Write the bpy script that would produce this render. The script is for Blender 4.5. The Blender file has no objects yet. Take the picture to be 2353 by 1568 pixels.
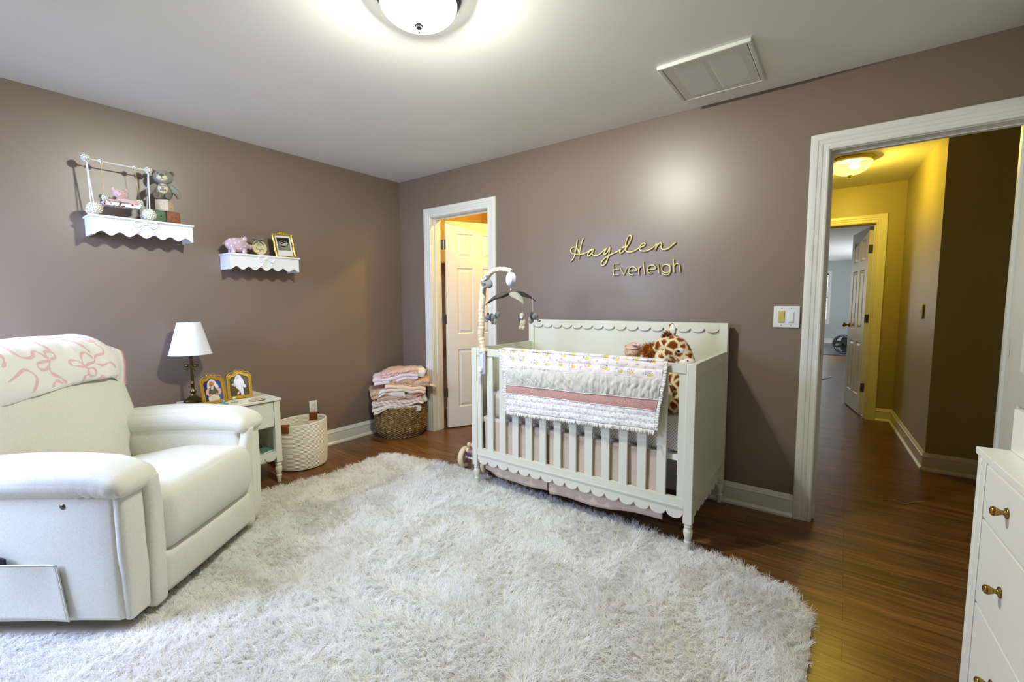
import bpy, bmesh, math, random
import numpy as np
from mathutils import Vector, Matrix, Euler, noise

random.seed(7)
rng = np.random.default_rng(11)
sc = bpy.context.scene
COL = sc.collection
PI = math.pi

# ------------------------------------------------------------------ camera
def make_camera():
    f, yaw, pitch, roll = 1025.86, 2.2125, -0.0853, -0.0045
    cy, sy, cp, sp = math.cos(yaw), math.sin(yaw), math.cos(pitch), math.sin(pitch)
    fw = Vector((cy*cp, sy*cp, sp)); r = Vector((sy, -cy, 0)); u = r.cross(fw)
    cr, sr = math.cos(roll), math.sin(roll)
    r2 = r*cr + u*sr; u2 = u*cr - r*sr
    m = Matrix(((r2.x, u2.x, -fw.x, 3.6141), (r2.y, u2.y, -fw.y, -2.9745), (r2.z, u2.z, -fw.z, 1.2484), (0, 0, 0, 1)))
    cd = bpy.data.cameras.new('camera'); cd.sensor_width = 36; cd.lens = f/2353*36; cd.clip_start = .02
    o = bpy.data.objects.new('camera', cd); COL.objects.link(o); o.matrix_world = m
    sc.camera = o
make_camera()

# ------------------------------------------------------------------ world and light
w = bpy.data.worlds.new('sky'); sc.world = w; w.use_nodes = True
bg = w.node_tree.nodes['Background']; bg.inputs[0].default_value = (.62, .74, 1, 1); bg.inputs[1].default_value = 1.2

def area_light(name, loc, rot, sx, sy, power, color):
    l = bpy.data.lights.new(name, 'AREA'); l.shape = 'RECTANGLE'; l.size = sx; l.size_y = sy
    l.energy = power; l.color = color
    o = bpy.data.objects.new(name, l); COL.objects.link(o); o.location = loc; o.rotation_euler = rot
    return o
# near window's light, plus two area lights added inside the far room
area_light('daylight_standin', (1.12, 8.6, 1.4), (PI/2, 0, -PI/2), 1.6, 1.3, 26, (.95, .97, 1))  # added to brighten the far door; the wall here has no window
DAY = (.50, .62, 1.0)
d_ = area_light('daylight_standin', (.70, -3.90, 1.56), (math.radians(52), 0, 0), .85, 1.2, 70, DAY); d_.data.spread = math.radians(130)
area_light('daylight_standin', (5.1, 10.2, 1.4), (PI/2, 0, PI/2), 2.6, 1.4, 85, (.9, .95, 1))  # added side source that lights the far room but not its door face
CEILING_GLOW = 16.0
BULB_POWER = 57.0
HALL_GLOW = 3.0
HALL_BULB = 40.0
LAMP = (.98, 1, .88)
sc.view_settings.view_transform = 'Standard'
sc.view_settings.look = 'None'
sc.view_settings.gamma = 1
sc.view_settings.use_curve_mapping = False
sc.view_settings.exposure = 0.12
sc.cycles.use_denoising = True
sc.cycles.max_bounces = 7
sc.cycles.diffuse_bounces = 5
sc.cycles.glossy_bounces = 3
sc.cycles.transmission_bounces = 4
sc.cycles.caustics_reflective = False
sc.cycles.caustics_refractive = False
sc.cycles.sample_clamp_indirect = 6

# ------------------------------------------------------------------ helpers
def lin(c):
    return tuple((x/12.92 if x <= .04045 else ((x+.055)/1.055)**2.4) for x in [v/255 for v in c])

class N:
    """small node helper"""
    def __init__(s, name):
        m = bpy.data.materials.new(name); m.use_nodes = True
        s.m = m; s.t = m.node_tree; s.b = s.t.nodes['Principled BSDF']
        s.co = s.t.nodes.new('ShaderNodeTexCoord')
    def n(s, kind, **kw):
        nd = s.t.nodes.new(kind)
        for k, v in kw.items():
            if k.startswith('i_'):
                key = k[2:]; key = int(key) if key.isdigit() else key.replace('_', ' ')
                if isinstance(v, bpy.types.NodeSocket): s.t.links.new(v, nd.inputs[key])
                else: nd.inputs[key].default_value = v
            else: setattr(nd, k, v)
        return nd
    def l(s, a, b): s.t.links.new(a, b)
    def math(s, op, a, b=None, c=None):
        nd = s.t.nodes.new('ShaderNodeMath'); nd.operation = op
        for i, v in enumerate((a, b, c)):
            if v is None: continue
            if isinstance(v, bpy.types.NodeSocket): s.l(v, nd.inputs[i])
            else: nd.inputs[i].default_value = v
        return nd.outputs[0]
    def mapping(s, scale=(1, 1, 1), rot=(0, 0, 0), loc=(0, 0, 0), src=None):
        nd = s.n('ShaderNodeMapping'); nd.inputs['Scale'].default_value = scale
        nd.inputs['Rotation'].default_value = rot; nd.inputs['Location'].default_value = loc
        s.l(src or s.co.outputs['Object'], nd.inputs[0]); return nd.outputs[0]
    def noise(s, scale, detail=2, rough=.5, vec=None, dist=0):
        nd = s.n('ShaderNodeTexNoise'); nd.inputs['Scale'].default_value = scale
        nd.inputs['Detail'].default_value = detail; nd.inputs['Roughness'].default_value = rough
        nd.inputs['Distortion'].default_value = dist
        s.l(vec or s.co.outputs['Object'], nd.inputs['Vector']); return nd
    def ramp(s, fac, stops):
        nd = s.n('ShaderNodeValToRGB'); e = nd.color_ramp.elements
        while len(e) < len(stops): e.new(.5)
        for i, (p, c) in enumerate(stops):
            e[i].position = p; e[i].color = (*c, 1)
        s.l(fac, nd.inputs[0]); return nd.outputs[0]
    def mix(s, fac, a, b):
        nd = s.n('ShaderNodeMix', data_type='RGBA')
        for k, v in ((0, fac), (6, a), (7, b)):
            if isinstance(v, bpy.types.NodeSocket): s.l(v, nd.inputs[k])
            else: nd.inputs[k].default_value = v if k == 0 else (*v, 1)
        return nd.outputs[2]
    def bump(s, h, strength=.3, dist=.01):
        nd = s.n('ShaderNodeBump'); nd.inputs['Strength'].default_value = strength
        nd.inputs['Distance'].default_value = dist
        s.l(h, nd.inputs['Height']); s.l(nd.outputs[0], s.b.inputs['Normal'])
    def base(s, c):
        if isinstance(c, bpy.types.NodeSocket): s.l(c, s.b.inputs['Base Color'])
        else: s.b.inputs['Base Color'].default_value = (*c, 1)
    def set(s, rough=.5, metal=0, spec=.5, **kw):
        s.b.inputs['Roughness'].default_value = rough; s.b.inputs['Metallic'].default_value = metal
        s.b.inputs['Specular IOR Level'].default_value = spec
        for k, v in kw.items(): s.b.inputs[k.replace('_', ' ')].default_value = v
        return s.m

def simple(name, rgb, rough=.5, metal=0, spec=.5, nscale=0, nstr=.2, ndist=.002, var=0, **kw):
    s = N(name); c = lin(rgb)
    if var:
        n = s.noise(var, 3); s.base(s.ramp(n.outputs[0], [(.3, tuple(x*.86 for x in c)), (.7, tuple(min(1, x*1.08) for x in c))]))
    else: s.base(c)
    if nscale: s.bump(s.noise(nscale, 3).outputs[0], nstr, ndist)
    return s.set(rough, metal, spec, **kw)

M = {}
# painted walls
def wall_mat(name, rgb, spec=.5, rough=.42):
    s = N(name); n = s.noise(1.3, 2); c = lin(rgb)
    s.base(s.ramp(n.outputs[0], [(.3, tuple(x*.97 for x in c)), (.7, tuple(x*1.03 for x in c))]))
    s.bump(s.noise(260, 3).outputs[0], .12, .0015)
    return s.set(rough, 0, spec)
M['wall'] = wall_mat('mauve_paint', (125, 109, 95), .5, .36)
M['hallwall'] = wall_mat('hall_paint', (162, 152, 106), .4, .38)
M['farwall'] = wall_mat('grey_green_paint', (176, 184, 180))
M['closetwall'] = wall_mat('closet_paint', (186, 164, 140))
M['ceiling'] = wall_mat('ceiling_paint', (242, 242, 238), .25, .6)
M['trim'] = simple('trim_white', (222, 222, 214), .32, nscale=60, nstr=.03)
M['doorpaint'] = None
def door_mat():
    s = N('door_paint'); s.base(lin((226, 224, 216)))
    v = s.mapping((9, 9, 140)); n = s.noise(1, 3, .6, v, 1.5)
    s.bump(n.outputs[0], .12, .001); return s.set(.38)
M['doorpaint'] = door_mat()
def floor_mat():
    s = N('wood_planks'); v = s.mapping((1, 1, 1))
    br = s.n('ShaderNodeTexBrick', i_Scale=1.0, i_Mortar_Size=.0012, i_Brick_Width=1.22, i_Row_Height=.125,
             i_Bias=0.0, i_Mortar_Smooth=.1, offset=.37, offset_frequency=2)
    br.inputs['Color1'].default_value = (0, 0, 0, 1); br.inputs['Color2'].default_value = (1, 1, 1, 1)
    br.inputs['Mortar'].default_value = (.5, .5, .5, 1)
    s.l(v, br.inputs['Vector'])
    # grain stretched along the planks, shifted from plank to plank
    sh = s.n('ShaderNodeVectorMath', operation='MULTIPLY_ADD'); s.l(br.outputs['Color'], sh.inputs[0])
    sh.inputs[1].default_value = (7, 13, 5); s.l(v, sh.inputs[2])
    g1 = s.noise(1, 4, .62, s.mapping((2.2, 30, 1), src=sh.outputs[0]), 1.2)
    g2 = s.noise(1, 3, .6, s.mapping((5, 150, 1), src=sh.outputs[0]), .4)
    col = s.ramp(g1.outputs[0], [(.25, lin((70, 45, 22))), (.5, lin((116, 79, 41))), (.75, lin((150, 108, 62)))])
    dark = s.ramp(g2.outputs[0], [(.3, (.55, .5, .45)), (.6, (1, 1, 1))])
    mu = s.n('ShaderNodeMix', data_type='RGBA', blend_type='MULTIPLY'); mu.inputs[0].default_value = .7
    s.l(col, mu.inputs[6]); s.l(dark, mu.inputs[7])
    mu2 = s.n('ShaderNodeMix', data_type='RGBA', blend_type='MULTIPLY'); mu2.inputs[0].default_value = 1
    s.l(mu.outputs[2], mu2.inputs[6])
    s.l(s.ramp(br.outputs['Color'], [(0, (.72, .70, .68)), (1, (1.1, 1.08, 1.05))]), mu2.inputs[7])
    c = s.mix(br.outputs['Fac'], mu2.outputs[2], lin((30, 18, 9)))
    s.base(c)
    h = s.math('SUBTRACT', s.math('MULTIPLY', g2.outputs[0], .3), br.outputs['Fac'])
    s.bump(h, .25, .0015)
    return s.set(.3, 0, .45)
M['floor'] = floor_mat()
M['cribwhite'] = simple('crib_lacquer', (216, 216, 199), .33, nscale=45, nstr=.03)
M['white'] = simple('white_lacquer', (228, 228, 222), .35)
M['shelfwhite'] = simple('shelf_white', (232, 233, 234), .4)
M['gold'] = simple('gilt_metal', (226, 188, 84), .32, .85, nscale=90, nstr=.25)
M['goldsign'] = simple('gold_acrylic', (222, 208, 140), .25, .55)
M['creammetal'] = simple('cream_gold_metal', (206, 188, 130), .35, .5)
M['brass'] = simple('antique_brass', (112, 96, 62), .3, 1)
M['brassknob'] = simple('brass_knob', (150, 122, 58), .22, 1)
M['nickel'] = simple('nickel', (104, 106, 114), .28, 1)
M['pewter'] = simple('pewter_hinge', (120, 116, 106), .35, .9)
M['shade'] = simple('lamp_shade_linen', (236, 238, 246), .8, spec=.1, nscale=500, nstr=.1)
M['black'] = simple('black_plastic', (20, 20, 22), .4)
M['blackrubber'] = simple('black_rubber', (26, 27, 30), .45)
M['steel'] = simple('steel', (200, 205, 210), .25, 1)
M['dark'] = simple('dark_gap', (12, 11, 10), .8)
M['leather'] = simple('tan_leather', (120, 68, 26), .5, nscale=200, nstr=.3)
M['plasticwhite'] = simple('white_plastic', (226, 228, 226), .3)
M['plasticlilac'] = simple('milky_plastic', (214, 214, 236), .3)
M['yellowswitch'] = simple('aged_yellow_plastic', (196, 182, 104), .35)
M['glass'] = None

def upholstery():
    s = N('oatmeal_upholstery'); v = s.mapping((1, 1, 1))
    n1 = s.noise(1, 3, .7, s.mapping((420, 420, 90))); n2 = s.noise(1, 3, .7, s.mapping((90, 420, 420)))
    m = s.math('ADD', n1.outputs[0], n2.outputs[0])
    s.base(s.ramp(s.math('MULTIPLY', m, .5), [(.34, lin((210, 207, 188))), (.5, lin((222, 221, 207))), (.64, lin((228, 228, 216)))]))
    s.bump(m, .35, .0015)
    return s.set(.9, 0, .15, Sheen_Weight=.15)
M['uph'] = upholstery()
M['welt'] = simple('seam_thread', (196, 194, 176), .9, spec=.1)

# ------------------------------------------------------------------ mesh builder
def frame_from(d, up=Vector((0, 0, 1))):
    d = Vector(d).normalized()
    if abs(d.dot(up)) > .98: up = Vector((1, 0, 0))
    x = up.cross(d).normalized(); y = d.cross(x)
    return x, y, d

def voro2(s, sx, sz, loc=(0, 0), rnd=.5):
    """flat cell pattern laid on the x-z plane"""
    sp = s.n('ShaderNodeSeparateXYZ'); s.l(s.co.outputs['Object'], sp.inputs[0])
    cb = s.n('ShaderNodeCombineXYZ'); s.l(s.math('MULTIPLY_ADD', sp.outputs[0], sx, loc[0]), cb.inputs[0]); s.l(s.math('MULTIPLY_ADD', sp.outputs[2], sz, loc[1]), cb.inputs[1])
    vo = s.n('ShaderNodeTexVoronoi', voronoi_dimensions='2D', i_Scale=1.0, i_Randomness=rnd); s.l(cb.outputs[0], vo.inputs['Vector']); return vo

class MB:
    def __init__(s): s.v = []; s.f = []; s.c = None
    def add(s, vs, fs, T=None):
        o = len(s.v)
        if T is not None: vs = [T @ Vector(p) for p in vs]
        s.v.extend([tuple(p) for p in vs]); s.f.extend([tuple(i+o for i in f) for f in fs]); return s
    def box(s, x0, y0, z0, x1, y1, z1, T=None):
        if x0 > x1: x0, x1 = x1, x0
        if y0 > y1: y0, y1 = y1, y0
        if z0 > z1: z0, z1 = z1, z0
        vs = [(x0, y0, z0), (x1, y0, z0), (x1, y1, z0), (x0, y1, z0), (x0, y0, z1), (x1, y0, z1), (x1, y1, z1), (x0, y1, z1)]
        return s.add(vs, [(0, 3, 2, 1), (4, 5, 6, 7), (0, 1, 5, 4), (1, 2, 6, 5), (2, 3, 7, 6), (3, 0, 4, 7)], T)
    def prism(s, pts, fn, d0, d1, T=None):
        """pts: outline (a,b) -> fn(a,b,d) at two depths"""
        n = len(pts)
        vs = [fn(a, b, d0) for a, b in pts] + [fn(a, b, d1) for a, b in pts]
        fs = [tuple(range(n))[::-1], tuple(range(n, 2*n))] + [(i, (i+1) % n, n+(i+1) % n, n+i) for i in range(n)]
        return s.add(vs, fs, T)
    def strip(s, top, bot, fn, d0, d1, T=None):
        """plate between two equally long polylines (a,b), thickness d0..d1, quads only"""
        n = len(top); vs = []
        for d in (d0, d1):
            vs += [fn(a, b, d) for a, b in top] + [fn(a, b, d) for a, b in bot]
        fs = []
        for i in range(n-1):
            fs.append((i, i+1, n+i+1, n+i)); fs.append((2*n+i, 3*n+i, 3*n+i+1, 2*n+i+1))
            fs.append((i, 2*n+i, 2*n+i+1, i+1)); fs.append((n+i, n+i+1, 3*n+i+1, 3*n+i))
        fs.append((0, n, 3*n, 2*n)); fs.append((n-1, 3*n-1, 4*n-1, 2*n-1))
        return s.add(vs, fs, T)
    def lathe(s, prof, c=(0, 0, 0), seg=24, axis=(0, 0, 1), sx=1, sy=1, T=None, caps=True):
        x, y, d = frame_from(axis); c = Vector(c); vs = []; fs = []
        if abs(Vector(axis).normalized().z) > .999: x, y = Vector((1, 0, 0)), Vector((0, 1, 0))
        for r, z in prof:
            for k in range(seg):
                a = 2*PI*k/seg; vs.append(c + x*(r*math.cos(a)*sx) + y*(r*math.sin(a)*sy) + d*z)
        n = len(prof)
        for i in range(n-1):
            for k in range(seg):
                k2 = (k+1) % seg; fs.append((i*seg+k, i*seg+k2, (i+1)*seg+k2, (i+1)*seg+k))
        if caps:
            fs.append(tuple(range(seg))[::-1]); fs.append(tuple(range((n-1)*seg, n*seg)))
        return s.add(vs, fs, T)
    def tube(s, pts, r, seg=8, closed=False, flat=1.0, up=Vector((0, 0, 1)), T=None):
        pts = [Vector(p) for p in pts]; n = len(pts)
        R = r if callable(r) else (lambda t: r[int(round(t*(n-1)))]) if isinstance(r, (list, tuple)) else (lambda t: r)
        vs = []; fs = []; px = None
        for i, p in enumerate(pts):
            if closed: d = pts[(i+1) % n]-pts[i-1]
            else: d = pts[min(i+1, n-1)]-pts[max(i-1, 0)]
            if d.length < 1e-9: d = Vector((0, 0, 1))
            d.normalize()
            if px is None: x, y, d = frame_from(d, up)
            else:
                x = px-d*px.dot(d)
                if x.length < 1e-6: x, y, d = frame_from(d, up)
                x.normalize(); y = d.cross(x)
            px = x; rr = R(i/max(1, n-1))
            for k in range(seg):
                a = 2*PI*k/seg; vs.append(p + x*(rr*math.cos(a)) + y*(rr*math.sin(a)*flat))
        for i in range(n if closed else n-1):
            j = (i+1) % n
            for k in range(seg):
                k2 = (k+1) % seg; fs.append((i*seg+k, i*seg+k2, j*seg+k2, j*seg+k))
        if not closed:
            fs.append(tuple(range(seg))[::-1]); fs.append(tuple(range((n-1)*seg, n*seg)))
        return s.add(vs, fs, T)
    def ball(s, c, r, seg=16, rings=10, T=None, fn=None):
        if not hasattr(r, '__len__'): r = (r, r, r)
        vs = [(0, 0, -1)]; fs = []
        for i in range(1, rings):
            a = PI*i/rings-PI/2
            for k in range(seg):
                b = 2*PI*k/seg; vs.append((math.cos(a)*math.cos(b), math.cos(a)*math.sin(b), math.sin(a)))
        vs.append((0, 0, 1)); L = len(vs)-1
        for k in range(seg):
            k2 = (k+1) % seg; fs.append((0, 1+k2, 1+k)); fs.append((L, L-seg+k, L-seg+k2))
        for i in range(rings-2):
            for k in range(seg):
                k2 = (k+1) % seg; a = 1+i*seg; fs.append((a+k, a+k2, a+seg+k2, a+seg+k))
        if fn: vs = [fn(Vector(p)) for p in vs]
        vs = [Vector((p[0]*r[0], p[1]*r[1], p[2]*r[2])) for p in vs]
        if T is not None: vs = [T.to_3x3() @ v for v in vs] if False else [T @ v for v in vs]
        c = Vector(c); return s.add([v+c for v in vs], fs)
    def grid(s, nu, nv, fn, closeu=False, T=None):
        vs = [fn(i/(nu if closeu else nu-1), j/(nv-1)) for i in range(nu) for j in range(nv)]; fs = []
        for i in range(nu if closeu else nu-1):
            i2 = (i+1) % nu
            for j in range(nv-1): fs.append((i*nv+j, i2*nv+j, i2*nv+j+1, i*nv+j+1))
        return s.add(vs, fs, T)
    def rbox(s, c, h, r=.02, puff=0, fn=None, m=6, e=4, T=None):
        """rounded, optionally puffed box: centre c, half sizes h, edge radius r"""
        h = list(h); axes = []
        for a in range(3):
            rr = min(r, h[a]*.98); t = [-h[a]+rr*(1-math.cos(PI/2*i/e)) for i in range(e)]
            t += [-h[a]+rr+(2*h[a]-2*rr)*i/m for i in range(m+1)] + [h[a]-rr*(1-math.cos(PI/2*(e-1-i)/e)) for i in range(e)]
            axes.append(t)
        idx = {}; vs = []; fs = []
        def vid(i, j, k):
            key = (i, j, k)
            if key not in idx:
                p = Vector((axes[0][i], axes[1][j], axes[2][k]))
                q = Vector([max(-h[a]+min(r, h[a]*.98), min(h[a]-min(r, h[a]*.98), p[a])) for a in range(3)])
                d = p-q
                nrm = d.normalized() if d.length > 1e-9 else Vector((0, 0, 1))
                rr = [min(r, h[a]*.98) for a in range(3)]
                o = q+Vector((nrm[0]*rr[0], nrm[1]*rr[1], nrm[2]*rr[2]))
                if puff:
                    pf = puff if hasattr(puff, '__len__') else (puff,)*3
                    u = [p[a]/h[a] for a in range(3)]
                    for a in range(3):
                        b, cc = (a+1) % 3, (a+2) % 3
                        o[a] += pf[a]*u[a]*(1-u[b]**2)*(1-u[cc]**2)
                if fn: o = Vector(fn(o))
                idx[key] = len(vs); vs.append(o)
            return idx[key]
        n = [len(a)-1 for a in axes]
        for i in range(n[0]):
            for j in range(n[1]):
                fs.append((vid(i, j, 0), vid(i, j+1, 0), vid(i+1, j+1, 0), vid(i+1, j, 0)))
                fs.append((vid(i, j, n[2]), vid(i+1, j, n[2]), vid(i+1, j+1, n[2]), vid(i, j+1, n[2])))
        for i in range(n[0]):
            for k in range(n[2]):
                fs.append((vid(i, 0, k), vid(i+1, 0, k), vid(i+1, 0, k+1), vid(i, 0, k+1)))
                fs.append((vid(i, n[1], k), vid(i, n[1], k+1), vid(i+1, n[1], k+1), vid(i+1, n[1], k)))
        for j in range(n[1]):
            for k in range(n[2]):
                fs.append((vid(0, j, k), vid(0, j, k+1), vid(0, j+1, k+1), vid(0, j+1, k)))
                fs.append((vid(n[0], j, k), vid(n[0], j+1, k), vid(n[0], j+1, k+1), vid(n[0], j, k+1)))
        c = Vector(c); vs = [v+c for v in vs]
        return s.add(vs, fs, T)
    def build(s, name, mat, parent=None, loc=None, rotz=None, smooth=35, bevel=0, kind=None, rot=None, subsurf=0, thick=0, cols=None, bseg=2):
        me = bpy.data.meshes.new(name); me.from_pydata([tuple(p) for p in s.v], [], s.f)
        for m_ in (mat if isinstance(mat, (list, tuple)) else [mat]): me.materials.append(m_)
        if cols is not None:
            at = me.color_attributes.new('paint', 'FLOAT_COLOR', 'POINT')
            at.data.foreach_set('color', np.asarray(cols, dtype=np.float32).ravel())
        bm = bmesh.new(); bm.from_mesh(me); bmesh.ops.recalc_face_normals(bm, faces=bm.faces); bm.to_mesh(me); bm.free()
        if smooth:
            me.shade_smooth()
            if smooth < 180: me.set_sharp_from_angle(angle=math.radians(smooth))
        o = bpy.data.objects.new(name, me); COL.objects.link(o)
        if parent: o.parent = parent
        if loc: o.location = loc
        if rotz is not None: o.rotation_euler = (0, 0, rotz)
        if rot is not None: o.rotation_euler = rot
        if thick:
            md = o.modifiers.new('solid', 'SOLIDIFY'); md.thickness = thick; md.offset = 0
        if bevel:
            md = o.modifiers.new('bevel', 'BEVEL'); md.width = bevel; md.segments = bseg; md.limit_method = 'ANGLE'; md.angle_limit = math.radians(40)
        if subsurf:
            md = o.modifiers.new('sub', 'SUBSURF'); md.levels = subsurf; md.render_levels = subsurf
        if kind: o['kind'] = kind
        return o

def tag(o, label=None, cat=None, group=None, kind=None):
    if label: o['label'] = label
    if cat: o['category'] = cat
    if group: o['group'] = group
    if kind: o['kind'] = kind
    return o
def thing(name, label, cat, loc=(0, 0, 0), rotz=0, group=None, rot=None):
    o = bpy.data.objects.new(name, None); COL.objects.link(o); o.location = loc
    o.rotation_euler = rot if rot is not None else (0, 0, rotz)
    o.empty_display_size = .05
    return tag(o, label, cat, group)
def box_obj(name, mat, x0, y0, z0, x1, y1, z1, parent=None, bevel=0, kind=None):
    return MB().box(x0, y0, z0, x1, y1, z1).build(name, mat, parent, smooth=0 if not bevel else 35, bevel=bevel, kind=kind)
def copy_tree(o, parent=None):
    c = o.copy(); COL.objects.link(c); c.parent = parent
    for ch in list(o.children): copy_tree(ch, c)
    return c
def text_mb(txt, size, align='CENTER', extrude=.001):
    cu = bpy.data.curves.new('lettering', 'FONT'); cu.body = txt; cu.size = size; cu.align_x = align; cu.align_y = 'CENTER'; cu.extrude = extrude
    o = bpy.data.objects.new('lettering', cu); COL.objects.link(o)
    dg = bpy.context.evaluated_depsgraph_get(); me = bpy.data.meshes.new_from_object(o.evaluated_get(dg))
    mb = MB(); mb.v = [tuple(v.co) for v in me.vertices]; mb.f = [tuple(p.vertices) for p in me.polygons]
    bpy.data.objects.remove(o); bpy.data.meshes.remove(me); bpy.data.curves.remove(cu); return mb
def spline(pts, per=6, closed=False):
    P = [Vector(p) for p in pts]; n = len(P); out = []
    for i in range(n if closed else n-1):
        g = (lambda k: P[k % n]) if closed else (lambda k: P[max(0, min(n-1, k))])
        p0, p1, p2, p3 = g(i-1), g(i), g(i+1), g(i+2)
        for k in range(per):
            t = k/per
            out.append(.5*((2*p1)+(p2-p0)*t+(2*p0-5*p1+4*p2-p3)*t*t+(3*p1-p0-3*p2+p3)*t**3))
    if not closed: out.append(P[-1])
    return out
def sstep(a, b, x):
    t = max(0, min(1, (x-a)/(b-a))); return t*t*(3-2*t)
def nz(x, y=0, z=0): return noise.noise(Vector((x, y, z)))
def scallops(x0, x1, n, zlow, zpk, per=8):
    """half-round scallops hanging down: peaks between lobes"""
    out = []; w_ = (x1-x0)/n
    for i in range(n):
        for k in range(per+(1 if i == n-1 else 0)):
            t = k/per; u = 2*t-1
            out.append((x0+w_*(i+t), zpk-(zpk-zlow)*math.sqrt(max(0, 1-u*u))))
    return out

# ================================================================== SETTING
H = 2.44
def wall_with_opening(name, mat, axis, x0, x1, t0, t1, openings, z1=H, kind='structure'):
    """wall along x (axis 'x': thickness in y t0..t1) or along y; openings: (a0,a1,z0,z1)"""
    mb = MB(); cur = x0
    def b(a0, a1, za, zb):
        if a1-a0 < 1e-4 or zb-za < 1e-4: return
        if axis == 'x': mb.box(a0, t0, za, a1, t1, zb)
        else: mb.box(t0, a0, za, t1, a1, zb)
    for a0, a1, za, zb in openings:
        b(cur, a0, 0, z1); b(a0, a1, 0, za); b(a0, a1, zb, z1); cur = a1
    b(cur, x1, 0, z1)
    return mb.build(name, mat, smooth=0, kind=kind)

box_obj('floor', M['floor'], -.3, -4.2, -.1, 6.2, 13.7, 0, kind='structure')
box_obj('ceiling', M['ceiling'], -.3, -4.2, H, 6.2, 13.7, H+.1, kind='structure')
box_obj('wall_left', M['wall'], -.12, -4.12, 0, 0, .0, H, kind='structure')
wall_with_opening('wall_right', M['wall'], 'x', -.12, 4.54, 0, .06, [(.432, 1.161, 0, 2.06), (3.492, 4.24, 0, 2.06)])
# the far faces of the same wall carry the closet's and the hall's paint
mb = MB()
mb.box(1.62, .06, 0, 3.492, .12, H); mb.box(3.492, .06, 2.06, 4.24, .12, H); mb.box(4.24, .06, 0, 5.6, .12, H)
mb.build('wall_hall_near', M['hallwall'], smooth=0, kind='structure')
mb = MB(); mb.box(-.12, .06, 0, .432, .12, H); mb.box(.432, .06, 2.06, 1.161, .12, H); mb.box(1.161, .06, 0, 1.62, .12, H)
mb.box(-.24, .06, 0, -.12, 1.5, H); mb.box(-.24, 1.4, 0, 1.62, 1.5, H); mb.box(1.5, .12, 0, 1.62, 1.4, H)
mb.build('wall_closet', M['closetwall'], smooth=0, kind='structure')
wall_with_opening('wall_near', M['wall'], 'x', -.12, 4.54, -3.87, -3.75, [(.25, 1.15, .75, 2.1)])
box_obj('wall_side', M['wall'], 4.42, -3.75, 0, 4.54, 0, H, kind='structure')
# hall and the room at its end
wall_with_opening('wall_hall_far', M['hallwall'], 'x', 1.62, 4.6, 3.0, 3.06, [(3.05, 3.83, 0, 2.06)])
wall_with_opening('wall_far_room_near', M['farwall'], 'x', 1.0, 5.2, 3.06, 3.12, [(3.05, 3.83, 0, 2.06)])
MB().prism([(4.045, 3.0), (4.13, 1.42), (5.6, 1.42), (5.6, 1.54), (4.6, 1.54), (4.6, 3.0)], lambda a, b, d: (a, b, d), 0, H).build('wall_hall_right', M['hallwall'], smooth=0, kind='structure')
box_obj('wall_hall_end', M['hallwall'], 5.6, .06, 0, 5.72, 1.54, H, kind='structure')
box_obj('wall_hall_left', M['hallwall'], 1.62, .12, 0, 1.74, 3.0, H, kind='structure')
wall_with_opening('wall_far_room_left', M['farwall'], 'y', 3.12, 13.5, .88, 1.0, [])
wall_with_opening('wall_far_room_back', M['farwall'], 'x', .88, 5.32, 13.5, 13.62, [(2.4, 3.15, .65, 2.08)])
wall_with_opening('wall_far_room_right', M['farwall'], 'y', 3.12, 13.5, 5.2, 5.32, [(8.9, 11.5, .7, 2.1)])  # unseen opening added to go with the far room's side light

# baseboards: profiled, swept along straight runs
BP = [(0, 0), (.026, 0), (.026, .012), (.019, .022), (.014, .026), (.014, .098), (.0165, .102), (.0165, .107), (.012, .112), (.009, .124), (.004, .133), (0, .133)]
def baseboard(name, p0, p1, nrm, parent_name=None):
    p0 = Vector((*p0, 0)); p1 = Vector((*p1, 0)); n_ = Vector((*nrm, 0)).normalized()
    mb = MB(); k = len(BP); vs = [p0+n_*a+Vector((0, 0, b)) for a, b in BP]+[p1+n_*a+Vector((0, 0, b)) for a, b in BP]
    mb.add(vs, [tuple(range(k)), tuple(range(2*k-1, k-1, -1))]+[(i, (i+1) % k, k+(i+1) % k, k+i) for i in range(k)])
    return mb.build(name, M['trim'], smooth=20, kind='structure')
baseboard('baseboard_left', (0, -3.75), (0, -.0), (1, 0))
baseboard('baseboard_corner', (0.0, 0), (.358, 0), (0, -1))
baseboard('baseboard_right', (1.235, 0), (3.42, 0), (0, -1))
baseboard('baseboard_near', (0, -3.75), (4.42, -3.75), (0, 1))
baseboard('baseboard_side', (4.42, -3.75), (4.42, 0), (-1, 0))
baseboard('baseboard_hall_far', (3.91, 3.0), (4.045, 3.0), (0, -1))
baseboard('baseboard_hall_right', (4.045, 3.0), (4.13, 1.42), (-1, -.054))
baseboard('baseboard_hall_return', (4.118, 1.42), (5.6, 1.42), (0, -1))
baseboard('baseboard_hall_left', (1.74, .12), (1.74, 3.0), (1, 0))
baseboard('baseboard_far_room', (1.0, 13.5), (5.2, 13.5), (0, -1))

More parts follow.
